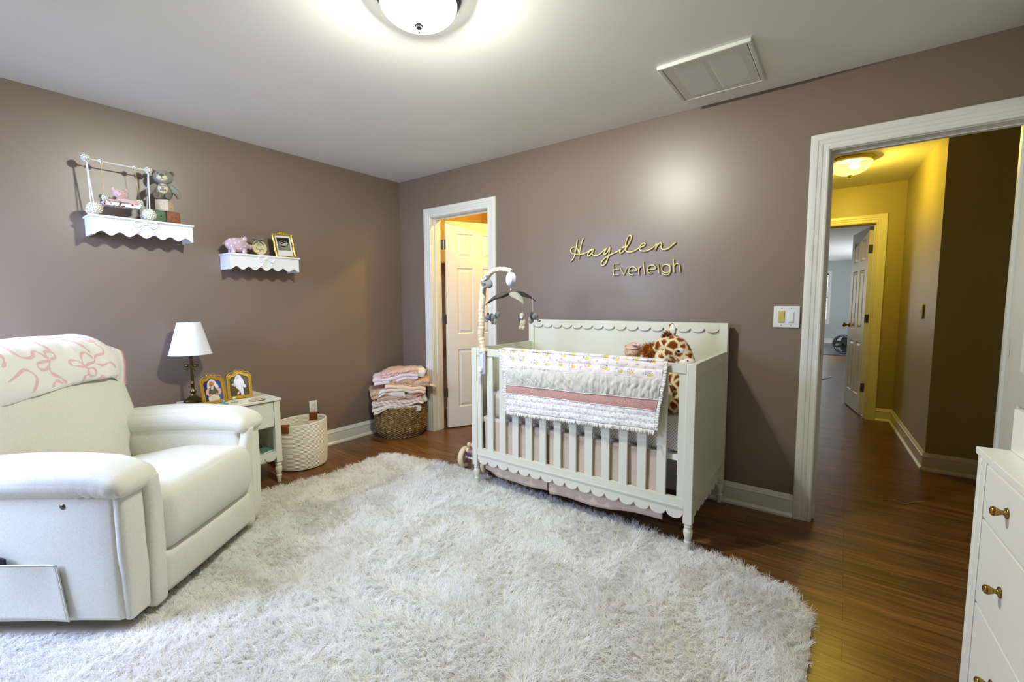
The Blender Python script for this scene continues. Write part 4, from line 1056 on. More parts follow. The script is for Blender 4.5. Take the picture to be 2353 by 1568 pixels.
# hanging toys with cords
def cord(x, y, z0, z1): MB().tube([(x, y, z0), (x, y, z1)], .0007, 5).build('cord', M['facewhite'], mob)
K = (.097, -.03, .215)
cord(.092, -.02, .235, .345)
critter('plush_koala', [('body', (.01, 0, 0), (.030, .022, .024), 'furgrey'), ('vest', (.006, -.003, .002), (.014, .024, .026), 'furdark'), ('head', (-.022, -.008, .002), (.019, .018, .019), 'furgrey'), ('ear', (-.020, -.008, .022), (.009, .006, .009), 'furdark'), ('muzzle', (-.024, -.018, -.018), (.012, .010, .010), 'furlight'), ('tail', (.050, .004, .022), (.014, .012, .018), 'furgrey'), ('tail_stripe', (.040, .002, .018), (.007, .013, .016), 'furdark'), ('leg', (.014, -.006, -.024), (.010, .010, .016), 'furgrey'), ('leg', (.034, -.004, -.022), (.011, .010, .020), 'furlight')], K)
e = critter('plush_giraffe', [('body', (.004, 0, -.030), (.020, .018, .030), 'furbeige'), ('head', (-.002, -.004, .014), (.015, .014, .020), 'furbeige'), ('muzzle', (.006, -.018, .006), (.009, .008, .009), 'facewhite'), ('ear', (-.024, 0, .014), (.011, .004, .006), 'furdark'), ('leg', (-.008, -.008, -.054), (.012, .011, .014), 'furbeige'), ('leg', (.014, -.008, -.056), (.012, .011, .014), 'furbeige'), ('wing', (-.018, 0, -.012), (.007, .006, .014), 'furdark')], (.330, -.02, .215))
critter('plush_elephant', [('head', (.012, 0, 0), (.020, .018, .020), 'furgrey'), ('ear', (-.008, -.006, .006), (.012, .018, .022), 'furdark'), ('body', (-.026, .01, -.022), (.018, .016, .022), 'furlight'), ('eye', (.022, -.016, .002), (.002, .002, .002), 'eye')], (.402, -.01, .228))
MB().tube(spline([(.430, -.012, .222), (.436, -.014, .206), (.444, -.014, .200), (.452, -.014, .206)], 5), .0055, 8).build('trunk', M['furgrey'], mob, smooth=180)
cord(.330, -.02, .245, .345); cord(.39, .0, .25, .345)

# ---- giraffe plush in the crib
s = N('giraffe_fur'); vo = s.n('ShaderNodeTexVoronoi', feature='DISTANCE_TO_EDGE', i_Scale=19.0, i_Randomness=.8)
s.l(s.co.outputs['Object'], vo.inputs['Vector']); nn = s.noise(90, 2)
d2 = s.math('ADD', vo.outputs['Distance'], s.math('MULTIPLY', s.math('SUBTRACT', nn.outputs[0], .5), .2))
s.base(s.ramp(d2, [(.09, lin((230, 214, 176))), (.14, lin((186, 124, 58))), (.22, lin((112, 56, 16)))])); s.bump(s.noise(240, 3).outputs[0], .8, .004); M['girfur'] = s.set(.95, 0, .1, Sheen_Weight=.2)
M['girwhite'] = simple('white_fur', (232, 228, 214), .95, nscale=240, nstr=.7, spec=.1)
M['girorange'] = simple('rust_yarn', (178, 112, 44), .9, spec=.1)
gir = thing('plush_giraffe', 'large brown spotted plush giraffe lying in crib, head over the rail', 'plush toy', (2.80, -.40, .655))
def skin_tube(pts, rad, name, mat, parent, seg=20, sub=6):
    P3 = spline(pts, sub); n = len(P3); rr = np.interp(np.linspace(0, 1, n), np.linspace(0, 1, len(rad)), rad)
    mb = MB().tube(P3, [float(x) for x in rr], seg)
    for p, r_ in ((P3[0], rr[0]), (P3[-1], rr[-1])): mb.ball(p, float(r_)*.98, 16, 10)
    return mb.build(name, mat, parent, smooth=180)
skin_tube([(.05, .02, .06), (.02, .03, .15), (-.03, .05, .22), (-.02, .05, .29)], [.10, .085, .065, .058], 'body', M['girfur'], gir)
hd = skin_tube([(-.065, .05, .318), (-.01, .05, .345), (.045, .045, .325), (.09, .035, .282), (.118, .028, .245)], [.038, .062, .068, .050, .034], 'head', M['girfur'], gir, 24)
MB().ball((.110, .016, .252), (.046, .038, .034), 18, 12).build('muzzle', M['girwhite'], hd, smooth=180)
MB().ball((.122, -.019, .268), (.0045, .003, .0040), 8, 6).build('nostril', M['eye'], hd)
MB().ball((.066, -.002, .318), (.034, .017, .026), 16, 12).build('eye_patch', M['girwhite'], hd, smooth=180)
MB().ball((.070, -.0215, .319), .0085, 12, 8).build('eye', M['eye'], hd, smooth=180)
er = MB().ball((.010, .045, .432), (.026, .012, .042), 16, 12, fn=lambda p: Vector((p.x*(1-.25*p.z), p.y, p.z))).build('ear', M['girfur'], hd, smooth=180)
MB().ball((.018, .034, .434), (.017, .006, .034), 14, 10).build('inner_ear', M['girwhite'], hd, smooth=180)
def yarn_tuft(c, r, n, name, parent, mat, wd=.0016, seed=3):
    R = random.Random(seed); vs = []; fs = []; c = Vector(c)
    for i in range(n):
        z = R.uniform(-1, 1); a = R.uniform(0, 2*PI); q = math.sqrt(1-z*z); d = Vector((q*math.cos(a), q*math.sin(a), z))
        x, y, d = frame_from(d); b = R.uniform(0, 2*PI); sd = x*math.cos(b)+y*math.sin(b); L = r*R.uniform(.8, 1.1); o = len(vs)
        dr = Vector((R.uniform(-1, 1), R.uniform(-1, 1), R.uniform(-1.2, .4)))*r*.18
        vs += [c+d*r*.25-sd*wd, c+d*r*.25+sd*wd, c+d*L*.7+dr*.4+sd*wd, c+d*L*.7+dr*.4-sd*wd, c+d*L+dr]
        fs += [(o, o+1, o+2, o+3), (o+3, o+2, o+4)]
    mb = MB(); mb.v = vs; mb.f = fs; mb.ball(c, r*.6, 12, 8)
    return mb.build(name, mat, parent, smooth=0)
mane = yarn_tuft((-.112, .05, .300), .064, 1500, 'mane_tuft', hd, M['girorange'])
yarn_tuft((-.008, .038, .392), .042, 700, 'forelock', hd, simple('dark_rust_yarn', (112, 66, 26), .9, spec=.1), seed=8)
for c0 in ([(.07, -.02, .05), (.10, -.10, .04), (.10, -.20, .045)], [(-.06, 0, .05), (-.10, -.08, .045), (-.12, -.18, .045)]):
    skin_tube(c0, [.05, .045, .04], 'leg', M['girfur'], gir, 16)
skin_tube([(.02, -.045, .09), (.03, -.11, .12), (.05, -.17, .075), (.06, -.20, .05)], [.045, .042, .040, .036], 'leg', M['girfur'], gir, 16)

# ---- doll
M['vinyl'] = simple('doll_vinyl', (206, 168, 142), .5, Subsurface_Weight=.0)
M['dollcloth'] = simple('doll_romper', (226, 214, 214), .9, nscale=200, nstr=.4)
doll = thing('baby_doll', 'baby doll with pink bow headband propped against the crib back', 'doll', (2.560, -.30, .652))
MB().ball((0, .03, .12), (.055, .045, .12), 20, 14).build('torso', M['dollcloth'], doll, smooth=180)
for s_ in (-1, 1):
    skin_tube([(s_*.045, .02, .19), (s_*.08, -.02, .14), (s_*.06, -.07, .11)], [.022, .019, .014], 'arm', M['dollcloth'], doll, 12)
    skin_tube([(s_*.03, 0, .035), (s_*.07, -.08, .05), (s_*.06, -.16, .03)], [.034, .028, .02], 'leg', M['dollcloth'], doll, 12)
def headf(p):
    z = p.z; k = 1-.12*max(0, -z); f_ = -p.y
    b = .10*math.exp(-((p.x)**2*9+(z+.15)**2*30))*max(0, f_)+.07*math.exp(-((abs(p.x)-.42)**2*14+(z+.32)**2*12))*max(0, f_)-.06*math.exp(-((abs(p.x)-.36)**2*30+(z-.08)**2*60))*max(0, f_)
    return Vector((p.x*k, p.y-b, p.z))
hd = MB().ball((0, 0, .290), (.052, .056, .058), 40, 30, fn=headf).build('head', M['vinyl'], doll, smooth=180)
for s_ in (-1, 1):
    MB().ball((s_*.0195, -.0470, .292), (.0085, .004, .0048), 12, 8).build('eye', M['facewhite'], hd, smooth=180)
    MB().ball((s_*.0190, -.0505, .292), (.0042, .002, .0042), 10, 8).build('iris', simple('doll_iris', (52, 44, 44), .15), hd, smooth=180)
    MB().tube(spline([(s_*.010, -.0500, .304), (s_*.020, -.0490, .307), (s_*.030, -.0440, .303)], 4), .0009, 6).build('eyebrow', simple('doll_brow', (150, 112, 86), .8), hd)
    MB().ball((s_*.052, .004, .286), (.006, .010, .014), 10, 8).build('ear', M['vinyl'], hd, smooth=180)
MB().ball((0, -.062, .280), (.0055, .005, .005), 10, 8).build('nose', M['vinyl'], hd, smooth=180)
MB().tube(spline([(-.011, -.0565, .262), (0, -.0610, .260), (.011, -.0565, .262)], 4), .0022, 8).build('lips', simple('doll_lips', (186, 110, 104), .4), hd)
M['bandpink'] = simple('pink_ribbon', (222, 186, 188), .6)
MB().tube([(.0535*math.cos(a), .057*math.sin(a)+.004, .322+.010*math.sin(a)-.0) for a in [2*PI*i/40 for i in range(40)]], .0042, 8, closed=True).build('headband', M['bandpink'], hd)
for s_ in (-1, 1): MB().ball((.036+s_*.014, -.042, .338), (.014, .007, .010), 12, 8, T=None).build('bow_loop', M['bandpink'], hd, smooth=180)
MB().ball((.036, -.049, .337), .005, 10, 8).build('bow_knot', M['facewhite'], hd)

# ---- ride-on toy behind the crib's left foot
M['lilac'] = simple('mauve_plastic', (176, 136, 150), .4); M['creamtyre'] = simple('cream_tyre', (224, 204, 168), .45)
tr = thing('toy_tricycle', 'pink and cream toddler tricycle tucked beside left end of crib', 'toy tricycle', (1.46, -.36, 0))
def wheel(c, r, wd, parent, axis=(1, 0, 0)):
    c = Vector(c); wh = MB().lathe([(r*.72, -wd*.5), (r*.9, -wd*.5), (r, -wd*.28), (r, wd*.28), (r*.9, wd*.5), (r*.72, wd*.5), (r*.72, -wd*.5)], c, 40, axis, caps=False).build('wheel', M['creamtyre'], parent)
    MB().lathe([(.0001, -wd*.30), (r*.3, -wd*.34), (r*.6, -wd*.15), (r*.72, -wd*.42), (r*.72, wd*.42), (r*.6, wd*.15), (r*.3, wd*.34), (.0001, wd*.30)], c, 32, axis, caps=False).build('hub', M['lilac'], wh)
    return wh
wheel((-.125, -.17, .079), .079, .040, tr, (1, .16, 0)); wheel((.105, -.17, .079), .079, .038, tr); wheel((-.005, .22, .079), .079, .036, tr)
MB().tube([(-.125, -.17, .079), (.105, -.17, .079)], .009, 12).build('axle', M['plasticwhite'], tr)
MB().tube(spline([(-.02, -.17, .079), (-.015, -.10, .15), (-.005, .05, .17), (-.005, .16, .20), (-.005, .20, .17), (-.005, .22, .079)], 6), .017, 14).build('frame', M['lilac'], tr, smooth=180)
MB().rbox((-.01, -.12, .185), (.045, .07, .018), .016).build('seat', M['creamtyre'], tr, smooth=180)
MB().tube([(-.005, .165, .20), (-.005, .13, .32)], .009, 10).build('steering_post', M['plasticwhite'], tr)
hb = MB().tube(spline([(-.10, .10, .33), (-.05, .125, .325), (.04, .125, .325), (.09, .10, .33)], 5), .009, 10).build('handlebar', M['lilac'], tr)
for s_ in (-1, 1): MB().ball((-.005+s_*.098, .099, .331), .016, 12, 8).build('grip', M['creamtyre'], hb)
for z, y in ((.192, -.19), (.152, -.205)): MB().lathe([(.0001, -.010), (.014, -.010), (.017, 0), (.014, .010), (.0001, .010)], (-.062, y, z), 20, (1, 0, 0), caps=False).build('button', M['creamtyre'], tr)
MB().tube([(-.06, -.21, .145), (-.02, -.17, .13)], .012, 10).build('bracket', M['lilac'], tr)

# ================================================================== RECLINER
U0, V0 = Vector((math.cos(math.radians(37.5)), math.sin(math.radians(37.5)), 0)), Vector((-math.sin(math.radians(37.5)), math.cos(math.radians(37.5)), 0))
RZ = math.radians(37.5)
ch = thing('recliner', 'cream upholstered recliner with padded arms at the left of the room', 'armchair', (1.512, -2.58, .022), RZ)
Z0 = -.022      # measured heights are above the floor
WC = .93
U = M['uph']
def wrinkle(p, a=.004, f=14): return Vector((p.x+a*.5*nz(p.x*f, p.y*f, p.z*f), p.y+a*.5*nz(p.y*f, p.z*f, p.x*f), p.z+a*nz(p.z*f+3, p.x*f, p.y*f)))
for side in (0, 1):
    m = (lambda y: y) if side == 0 else (lambda y: WC-y)
    def mm(f=None, m=m):
        return lambda p: Vector(((f(p) if f else p).x, m((f(p) if f else p).y), (f(p) if f else p).z))
    nm = 'armrest'
    ar = thing(nm, None, None); ar.parent = ch
    wd = .18 if side == 0 else .16
    # outer side panel, slightly hollow round the tufting button
    def hollow(p, side=side):
        q = Vector(p); d2 = (q.x+.50-.30)**2+(q.z-(.514-.325))**2
        if q.y < -.03 and side == 0: q.y += .010*math.exp(-d2/.0035)+.004*nz(q.x*4, q.z*5)+.005*math.exp(-((q.x+.50-.24)**2)/.002)*sstep(.2, -.1, q.z)
        return q
    mb = MB().rbox((0, 0, 0), (.44, wd*.51, .265), .022, fn=hollow, m=18)
    mb.v = [(v[0]-.452, m(v[1]+wd*.53), v[2]+.325+Z0) for v in mb.v]; mb.build('side_panel', U, ar, smooth=180)
    # front panel
    mb = MB().rbox((0, 0, 0), (.018, wd*.30, .262), .016, puff=(.006, 0, 0), fn=lambda p: Vector((p.x, p.y*(1-.10*sstep(-.1, -.26, p.z))+(.006 if p.z < 0 else 0), p.z)))
    mb.v = [(v[0]-.006, m(v[1]+wd*.32), v[2]+.318+Z0) for v in mb.v]; mb.build('front_panel', U, ar, smooth=180)
    # band running down between front panel and seat
    def bandf(p):
        return Vector((p.x+.010*sstep(.12, .28, p.z), p.y+.010*math.sin((p.z+.28)*5)-.02*sstep(.10, .29, p.z), p.z))
    mb = MB().rbox((0, 0, 0), (.028, wd*.20, .278), .022, fn=bandf, m=12)
    mb.v = [(v[0]+.000, m(v[1]+wd*.82), v[2]+.313+Z0) for v in mb.v]; mb.build('front_band', U, ar, smooth=180)
    # padded top with gathered front
    def padf(p):
        t = sstep(.20, .43, p.x); q = Vector(p)
        q.z -= .040*sstep(.28, .46, p.x)*(.62+.38*p.z/.052)
        q.z += .022*math.sin((p.x+.42)*3.4)*(.7+.3*p.z/.052)
        pl = .0030*math.sin(p.x*150)*sstep(.10, .30, p.x)*(1-sstep(.40, .44, p.x))*sstep(-.02, -.09, p.y)*sstep(.04, -.02, p.z)
        q.y += pl; q.z += pl
        q.z -= .012*abs(p.y)/.1*sstep(.1, -.4, p.x)
        return wrinkle(q, .0025, 9)
    hz = .052
    mb = MB().rbox((0, 0, 0), (.42, .102, hz), .046, puff=(0, .002, .014), fn=padf, m=40, e=5)
    zc = .591 if side == 0 else .606
    mb.v = [(v[0]-.385, m(v[1]+.076), v[2]+zc+Z0) for v in mb.v]; mb.build('arm_pad', U, ar, smooth=180)
    # seams
    mb = MB()
    mb.tube([(.0125, m(a), b+Z0) for a, b in [(.097, .52), (.098, .30), (.106, .08)]], .0016, 6)
    mb.build('seam', M['welt'], ar, smooth=180)
    if side == 0:
        MB().ball((-.198, -.0035+.012, .512+Z0), (.0135, .010, .0135), 16, 10).build('tufting_button', M['pewter'], ar, smooth=180)
        def pk(u, v):
            x = -.62+u*(.39+.03*v); z = .298+.010*math.sin(u*3)-.006*u+(.080-.298)*v
            return (x, -.0075-.014*math.sin(PI*min(1, u*1.1))*(1-v)**1.5-.003*nz(x*5, z*6), z+Z0)
        pc = MB().grid(34, 20, pk).build('side_pocket', U, ar, smooth=180, thick=.004)
        mb = MB().tube([Vector(pk(u/30, 0))+Vector((0, -.002, 0)) for u in range(31)], .0030, 8); mb.tube([Vector(pk(1, v/20))+Vector((0, -.001, 0)) for v in range(21)], .0026, 8)
        mb.build('pocket_welt', U, pc, smooth=180)
# base, footrest and seat
box_obj('base', M['dark'], -.80, .12, .005+Z0, -.06, WC-.12, .10+Z0, ch)
MB().rbox((-.102, .478, .146+Z0), (.135, .310, .091), .030, puff=(.012, 0, 0), fn=lambda p: wrinkle(p, .002, 6), m=12).build('footrest', U, ch, smooth=180)
def seatf(p):
    q = Vector(p)
    if p.z > 0: q.z += .012*sstep(.34, .15, abs(p.y))-.05*sstep(.05, -.32, p.x)
    q.x += .022*math.sin((p.z+.14)/.28*PI)*sstep(.1, .3, p.x)
    q.x -= .006*sstep(-.02, -.14, p.z)*sstep(.1, .3, p.x)
    return wrinkle(q, .003, 7)
MB().rbox((-.265, .478, .362+Z0), (.305, .300, .134), .048, puff=(.008, .004, .016), fn=seatf, m=18, e=6).build('seat_cushion', U, ch, smooth=180)
# backrest: narrow between the arms, winged above them
tb = math.radians(17)
def backf(p):
    t = (p.z+.36)/.60; wv = .70+.30*sstep(.18, .56, t); q = Vector(p)
    q.y = p.y*wv; bulge = .028*math.sin(PI*min(1, max(0, t)))*(1-(p.y/.45)**2)
    if p.x > 0: q.x += bulge
    q.y *= 1-.05*sstep(.75, 1.0, t)
    x = q.x-math.tan(tb)*(q.z+.36)
    return wrinkle(Vector((x, q.y, q.z)), .004, 6)
MB().rbox((-.655, .462, .72+Z0), (.13, .435, .34), .085, puff=(.02, .0, 0), fn=backf, m=18, e=6).build('backrest', U, ch, smooth=180)
def headf2(p):
    x = p.x-math.tan(tb)*p.z*.6; return wrinkle(Vector((x, p.y*(1-.06*sstep(.02, .14, p.z)), p.z-.012*sstep(.2, .42, abs(p.y))*(p.z > 0))), .003, 6)
MB().rbox((-.80, .462, .950+Z0), (.125, .400, .128), .085, puff=(.015, 0, .01), fn=headf2, m=14, e=6).build('headrest', U, ch, smooth=180)
MB().rbox((-.93, .462, .45+Z0), (.06, .40, .42), .05, puff=(.02, 0, 0), fn=lambda p: Vector((p.x-math.tan(tb)*p.z*.6, p.y, p.z)), m=8).build('back_shell', U, ch, smooth=180)

# remote in the pocket
o = thing('remote_control', 'black remote control poking out of the recliner side pocket', 'remote control', (1.512, -2.58, 0), RZ)
MB().rbox((-.465, -.013, .318), (.060, .004, .022), .004, fn=lambda p: Vector((p.x, p.y, p.z-.25*p.x))).build('body', M['black'], o, smooth=180)
mb = MB()
for i in range(4): MB().ball((-.48+.012*i, -.0175, .329-.003*i), (.003, .001, .003), 8, 6).build('key', M['blackrubber'], o)

# ---- throw blanket over the headrest, with pink ribbon pattern
BOW = [[(0.254, 0.931), (0.297, 0.952), (0.334, 0.97), (0.36, 0.956), (0.374, 0.926), (0.362, 0.899), (0.347, 0.874)], [(0.316, 1.069), (0.32, 1.053), (0.339, 1.028), (0.37, 1.016), (0.391, 1.024), (0.398, 1.042), (0.418, 1.037), (0.44, 1.013)], [(0.447, 1.006), (0.444, 1.032), (0.461, 1.037), (0.482, 1.025), (0.477, 1.005), (0.46, 1.002)], [(0.449, 0.995), (0.417, 0.993), (0.395, 0.988), (0.399, 0.966), (0.421, 0.957), (0.441, 0.971), (0.45, 0.992)], [(0.439, 0.963), (0.452, 0.935), (0.483, 0.911), (0.5, 0.887)], [(0.449, 1.084), (0.458, 1.064), (0.475, 1.041)], [(0.595, 0.944), (0.571, 0.976), (0.538, 0.983), (0.539, 0.962), (0.58, 0.948)], [(0.59, 0.97), (0.601, 1.002), (0.624, 1.013), (0.648, 0.999), (0.663, 0.982)], [(0.602, 0.948), (0.619, 0.957), (0.661, 0.961), (0.676, 0.978), (0.691, 0.991), (0.722, 0.997), (0.731, 1.018), (0.713, 1.045)], [(0.604, 0.935), (0.636, 0.934), (0.647, 0.913), (0.632, 0.894), (0.607, 0.903)], [(0.604, 0.929), (0.602, 0.911), (0.582, 0.9), (0.574, 0.877)], [(0.589, 1.081), (0.622, 1.063), (0.642, 1.037), (0.66, 1.013)], [(0.674, 0.95), (0.703, 0.939), (0.75, 0.947), (0.773, 0.92)], [(0.441, 0.881), (0.462, 0.9), (0.483, 0.887)], [(0.657, 0.878), (0.685, 0.886), (0.704, 0.867)], [(0.766, 0.853), (0.783, 0.876)], [(0.663, 1.087), (0.694, 1.063), (0.718, 1.061), (0.696, 1.081)], [(0.265, 1.052), (0.279, 1.032), (0.274, 1.007), (0.26, 0.994)], [(0.314, 1.088), (0.356, 1.084)], [(0.10, 1.0), (0.14, 1.03), (0.19, 1.01), (0.17, .96), (0.12, .95), (0.10, .90)], [(0.05, 0.93), (0.10, 0.97), (.07, 1.03), (.03, 1.01)]]
BT = thing('throw_blanket', 'white knit throw with pink ribbon bows draped over recliner headrest', 'throw blanket', (1.512, -2.58, 0), RZ)
def prof(t):
    """cross section u,z of the blanket over the headrest, t 0 front hem .. 1 back hem"""
    P = [(-.640, .842), (-.632, .88), (-.636, .94), (-.652, 1.0), (-.680, 1.050), (-.725, 1.083), (-.79, 1.097), (-.86, 1.090), (-.925, 1.06), (-.955, 1.0), (-.965, .92), (-.965, .82)]
    return P
PS = spline([(a, 0, b) for a, b in prof(0)], 10)
def bl(u, v):
    y = .03+.83*u; i = v*(len(PS)-1); k = min(len(PS)-2, int(i)); q = PS[k].lerp(PS[k+1], i-k)
    cu, cz = -.80, .95
    e_ = sstep(.80, 1.0, u); sh = 1-.42*e_*e_*sstep(.98, 1.10, q.z+.03)-.05*e_
    x = cu+(q.x-cu)*(1-.22*e_*e_); z = cz+(q.z-cz)*sh
    hem = (1-sstep(0, .12, v))
    z += hem*(-.020+.050*sstep(.0, .75, u)*(1-sstep(.86, 1, u))-.015*e_)+.004*nz(y*9, v*4)
    x += .007*nz(y*8, v*6, 2)+.008*nz(y*17, v*2.2, 5)*(1-sstep(.35, .5, v))+.006*math.sin((y*3.0+z*4)*6)*(1-sstep(.15, .5, v))*(1-e_)
    return Vector((x, y, z))
nu, nv = 520, 260
mb = MB().grid(nu, nv, bl)
arr = np.array([tuple(v) for v in mb.v]); F = arr[:, 0] > -.80
cols = np.tile(np.array([*lin((236, 234, 226)), 1.0]), (len(arr), 1)); pk_ = np.array([*lin((226, 192, 190)), 1.0])
for li, st_ in enumerate(BOW):
    sp = spline([(a-.0, 0, b) for a, b in st_], 5); n_ = len(sp)
    for i, p in enumerate(sp):
        t = i/max(1, n_-1); wdt = .0022+.0050*abs(math.sin(t*PI*1.9+li*1.3))
        nx = sp[min(n_-1, i+1)]
        for f_ in (0, .5):
            q = p.lerp(nx, f_); d = np.hypot(arr[:, 1]-q.x, arr[:, 2]-q.z); cols[F & (d < wdt)] = pk_
mb.v = [tuple(v) for v in mb.v]
s = N('ribbon_throw'); at = s.n('ShaderNodeAttribute', attribute_name='paint'); s.base(at.outputs['Color']); kn = s.noise(1, 2, .6, s.mapping((350, 350, 350))); s.bump(kn.outputs[0], .5, .002); M['throw'] = s.set(.95, 0, .1, Sheen_Weight=.2)
mb.build('knit_panel', M['throw'], BT, smooth=180, thick=.004, cols=cols)
M['pinkfringe'] = simple('pink_fringe', (226, 182, 180), .95, spec=.1)
mb = MB()
for i in range(190):
    v = i/189; p = bl(1, v); q = bl(.985, v); d = (p-q).normalized(); L = .016*(.8+.4*random.random())
    mb.tube([q+Vector((0, 0, .001)), p+d*L*.6, p+d*L+Vector((random.uniform(-.002, .002), 0, -.004))], .0013, 4)
fr_ = mb.build('fringe', M['pinkfringe'], BT, smooth=0); fr_['kind'] = 'stuff'
mb = MB(); mb.tube([bl(1, i/60) for i in range(61)], .004, 8); mb.build('edge_band', M['pinkfringe'], BT, smooth=180)

# ================================================================== NIGHTSTAND
ns = thing('nightstand', 'white nightstand with one drawer, open shelf and turned feet', 'nightstand', (.285, -1.728, 0), 0)
hx, hy = .220, .240
MB().box(-hx, -hy, .583, hx, hy, .600).build('top', M['cribwhite'], ns, bevel=.003)
for sx_ in (-1, 1):
    for sy_ in (-1, 1):
        cx, cy = sx_*(hx-.028), sy_*(hy-.028)
        lg = MB().box(cx-.02, cy-.02, .15, cx+.02, cy+.02, .583).build('leg', M['cribwhite'], ns, bevel=.002)
        MB().lathe(turned_foot(.15), (cx, cy, 0), 24).build('foot', M['cribwhite'], lg, smooth=50)
for sy_ in (-1, 1): MB().box(-hx+.048, sy_*(hy-.016), .19, hx-.048, sy_*(hy-.028), .583).build('side_panel', M['cribwhite'], ns, smooth=0)
MB().box(-hx+.010, -hy+.048, .19, -hx+.018, hy-.048, .583).build('back_panel', M['cribwhite'], ns, smooth=0)
dr = MB().box(hx-.030, -hy+.051, .408, hx-.012, hy-.051, .578).build('drawer', M['cribwhite'], ns, bevel=.002)
MB().lathe([(.0001, .03), (.010, .028), (.013, .02), (.009, .010), (.006, .004), (.009, 0)], (hx-.012, 0, .49), 20, (1, 0, 0), caps=False).build('knob', M['brassknob'], dr)
MB().box(-hx+.018, -hy+.028, .40, hx-.03, hy-.028, .406).build('drawer_bottom', M['cribwhite'], ns, smooth=0)
MB().box(-hx+.018, -hy+.028, .212, hx-.022, hy-.028, .224).build('lower_shelf', M['cribwhite'], ns, bevel=.002)
sc_ = scallops(-hy+.048, hy-.048, 5, .168, .196, 12)
MB().strip([(a, .224) for a, b in sc_], sc_, lambda a, b, t: (t, a, b), hx-.022, hx-.008).build('scalloped_apron', M['cribwhite'], ns, smooth=25)

# things on the nightstand shelf
e = thing('storybook', 'small teal edged board book lying on the nightstand lower shelf', 'book', (.40, -1.60, .2245), math.radians(25))
MB().box(-.07, -.055, 0, .07, .055, .012).build('cover', simple('teal_cover', (96, 134, 112), .5), e, bevel=.001); MB().box(-.066, -.0555, .002, .0705, .0515, .010).build('pages', M['plasticwhite'], e, smooth=0)
e = thing('toy_figure', 'white and orange toy on the nightstand lower shelf behind the recliner', 'toy', (.38, -1.635, .2370), 0)
MB().rbox((0, 0, .025), (.03, .03, .025), .012).build('body', M['plasticwhite'], e, smooth=180); MB().ball((.0, .005, .075), (.018, .02, .03)).build('crest', simple('orange_toy', (206, 112, 52), .6), e, smooth=180)
MB().ball((.022, .032, .025), (.014, .014, .012)).build('paw', M['black'], e, smooth=180)

# ---- lamp
lamp = thing('table_lamp', 'brass table lamp with white cone shade standing on nightstand', 'lamp', (.160, -1.897, .6005))
MB().lathe([(.0001, 0), (.054, 0), (.056, .003), (.055, .014), (.052, .018), (.034, .028), (.020, .040), (.013, .052), (.0115, .056), (.017, .062), (.0185, .070), (.015, .078), (.010, .084), (.009, .10), (.0105, .118), (.0125, .126), (.0105, .130), (.0105, .134), (.0075, .14), (.0001, .14)], (0, 0, 0), 40, caps=False).build('base', M['brass'], lamp, smooth=40)
MB().lathe([(.0085, .135), (.0085, .36)], (0, 0, 0), 20).build('pole', M['brass'], lamp)
bw = thing('bow_ornament', None, None); bw.parent = lamp; bw.location = (0, 0, .243); bw.rotation_euler = (0, 0, math.radians(38))
for s_ in (-1, 1):
    def lp(u, v, s_=s_):
        a = 2*PI*u; k = (1-math.cos(a))/2; return (s_*(.006+.036*k), .011*math.sin(a)*(.5+k), (v-.5)*.015)
    MB().grid(28, 3, lp, closeu=True).build('bow_loop', M['brass'], bw, smooth=60, thick=.0012)
    MB().grid(8, 3, lambda u, v, s_=s_: (s_*(.008+.022*u), -.008, -.006-.030*u+(v-.5)*0+.0), ).build('bow_tail', M['brass'], bw) if False else MB().box(-.0055, -.010, -.036, .0055, -.0085, .004, T=Matrix.Translation((s_*.008, 0, -.004)) @ Matrix.Rotation(-s_*math.radians(38), 4, 'Y')).build('bow_tail', M['brass'], bw, bevel=.0005)
MB().lathe([(.0085, -.006), (.0115, -.006), (.0115, .006), (.0085, .006)], (0, 0, 0), 20).build('bow_knot', M['brass'], bw)
sh = MB().lathe([(.118, .318), (.120, .318), (.0645, .530), (.0625, .530)], (0, 0, 0), 64, caps=False)
sh.f += [((3*64)+k, (3*64)+(k+1) % 64, (k+1) % 64, k) for k in range(64)]
so = sh.build('lamp_shade', M['shade'], lamp, smooth=60)
mb = MB().tube([(.1205*math.cos(2*PI*i/64), .1205*math.sin(2*PI*i/64), .3205) for i in range(64)], .0016, 6, closed=True); mb.tube([(.065*math.cos(2*PI*i/64), .065*math.sin(2*PI*i/64), .5285) for i in range(64)], .0016, 6, closed=True)
mb.build('shade_edging', M['shade'], so)
mb = MB()
for k in range(3): a = 2*PI*k/3; mb.tube([(0, 0, .36), (.03*math.cos(a), .03*math.sin(a), .50), (.063*math.cos(a), .063*math.sin(a), .52)], .001, 5)
mb.build('shade_harp', M['brass'], so)
MB().ball((0, 0, .395), (.024, .024, .036)).build('bulb', M['plasticwhite'], lamp, smooth=180)

# ---- painted photo prints: small grids with coloured vertices
def photo_mb(w_, h_, shapes, bgf, n=90):
    """local plane y-z facing +x; shapes: (cy,cz,ry,rz,rgb) in 0..1 coordinates, later ones on top"""
    mb = MB().grid(n, n, lambda u, v: (0, (u-.5)*w_, v*h_)); cs = []
    for i in range(n):
        for j in range(n):
            u, v = i/(n-1), j/(n-1); c = bgf(u, v)
            for (a, b, ra, rb, col, *rest) in shapes:
                th = rest[0] if rest else 0; du, dv = u-a, v-b
                x = (du*math.cos(th)+dv*math.sin(th))/ra; y = (-du*math.sin(th)+dv*math.cos(th))/rb
                if x*x+y*y < 1+.25*nz(u*14, v*14, a*9): c = tuple(k_*(1+.10*nz(u*30, v*30, b*7)) for k_ in lin(col))
            cs.append((*[max(0, k_) for k_ in c], 1))
    return mb, cs
s = N('photo_print'); at = s.n('ShaderNodeAttribute', attribute_name='paint'); s.base(at.outputs['Color']); M['print'] = s.set(.25, 0, .4)
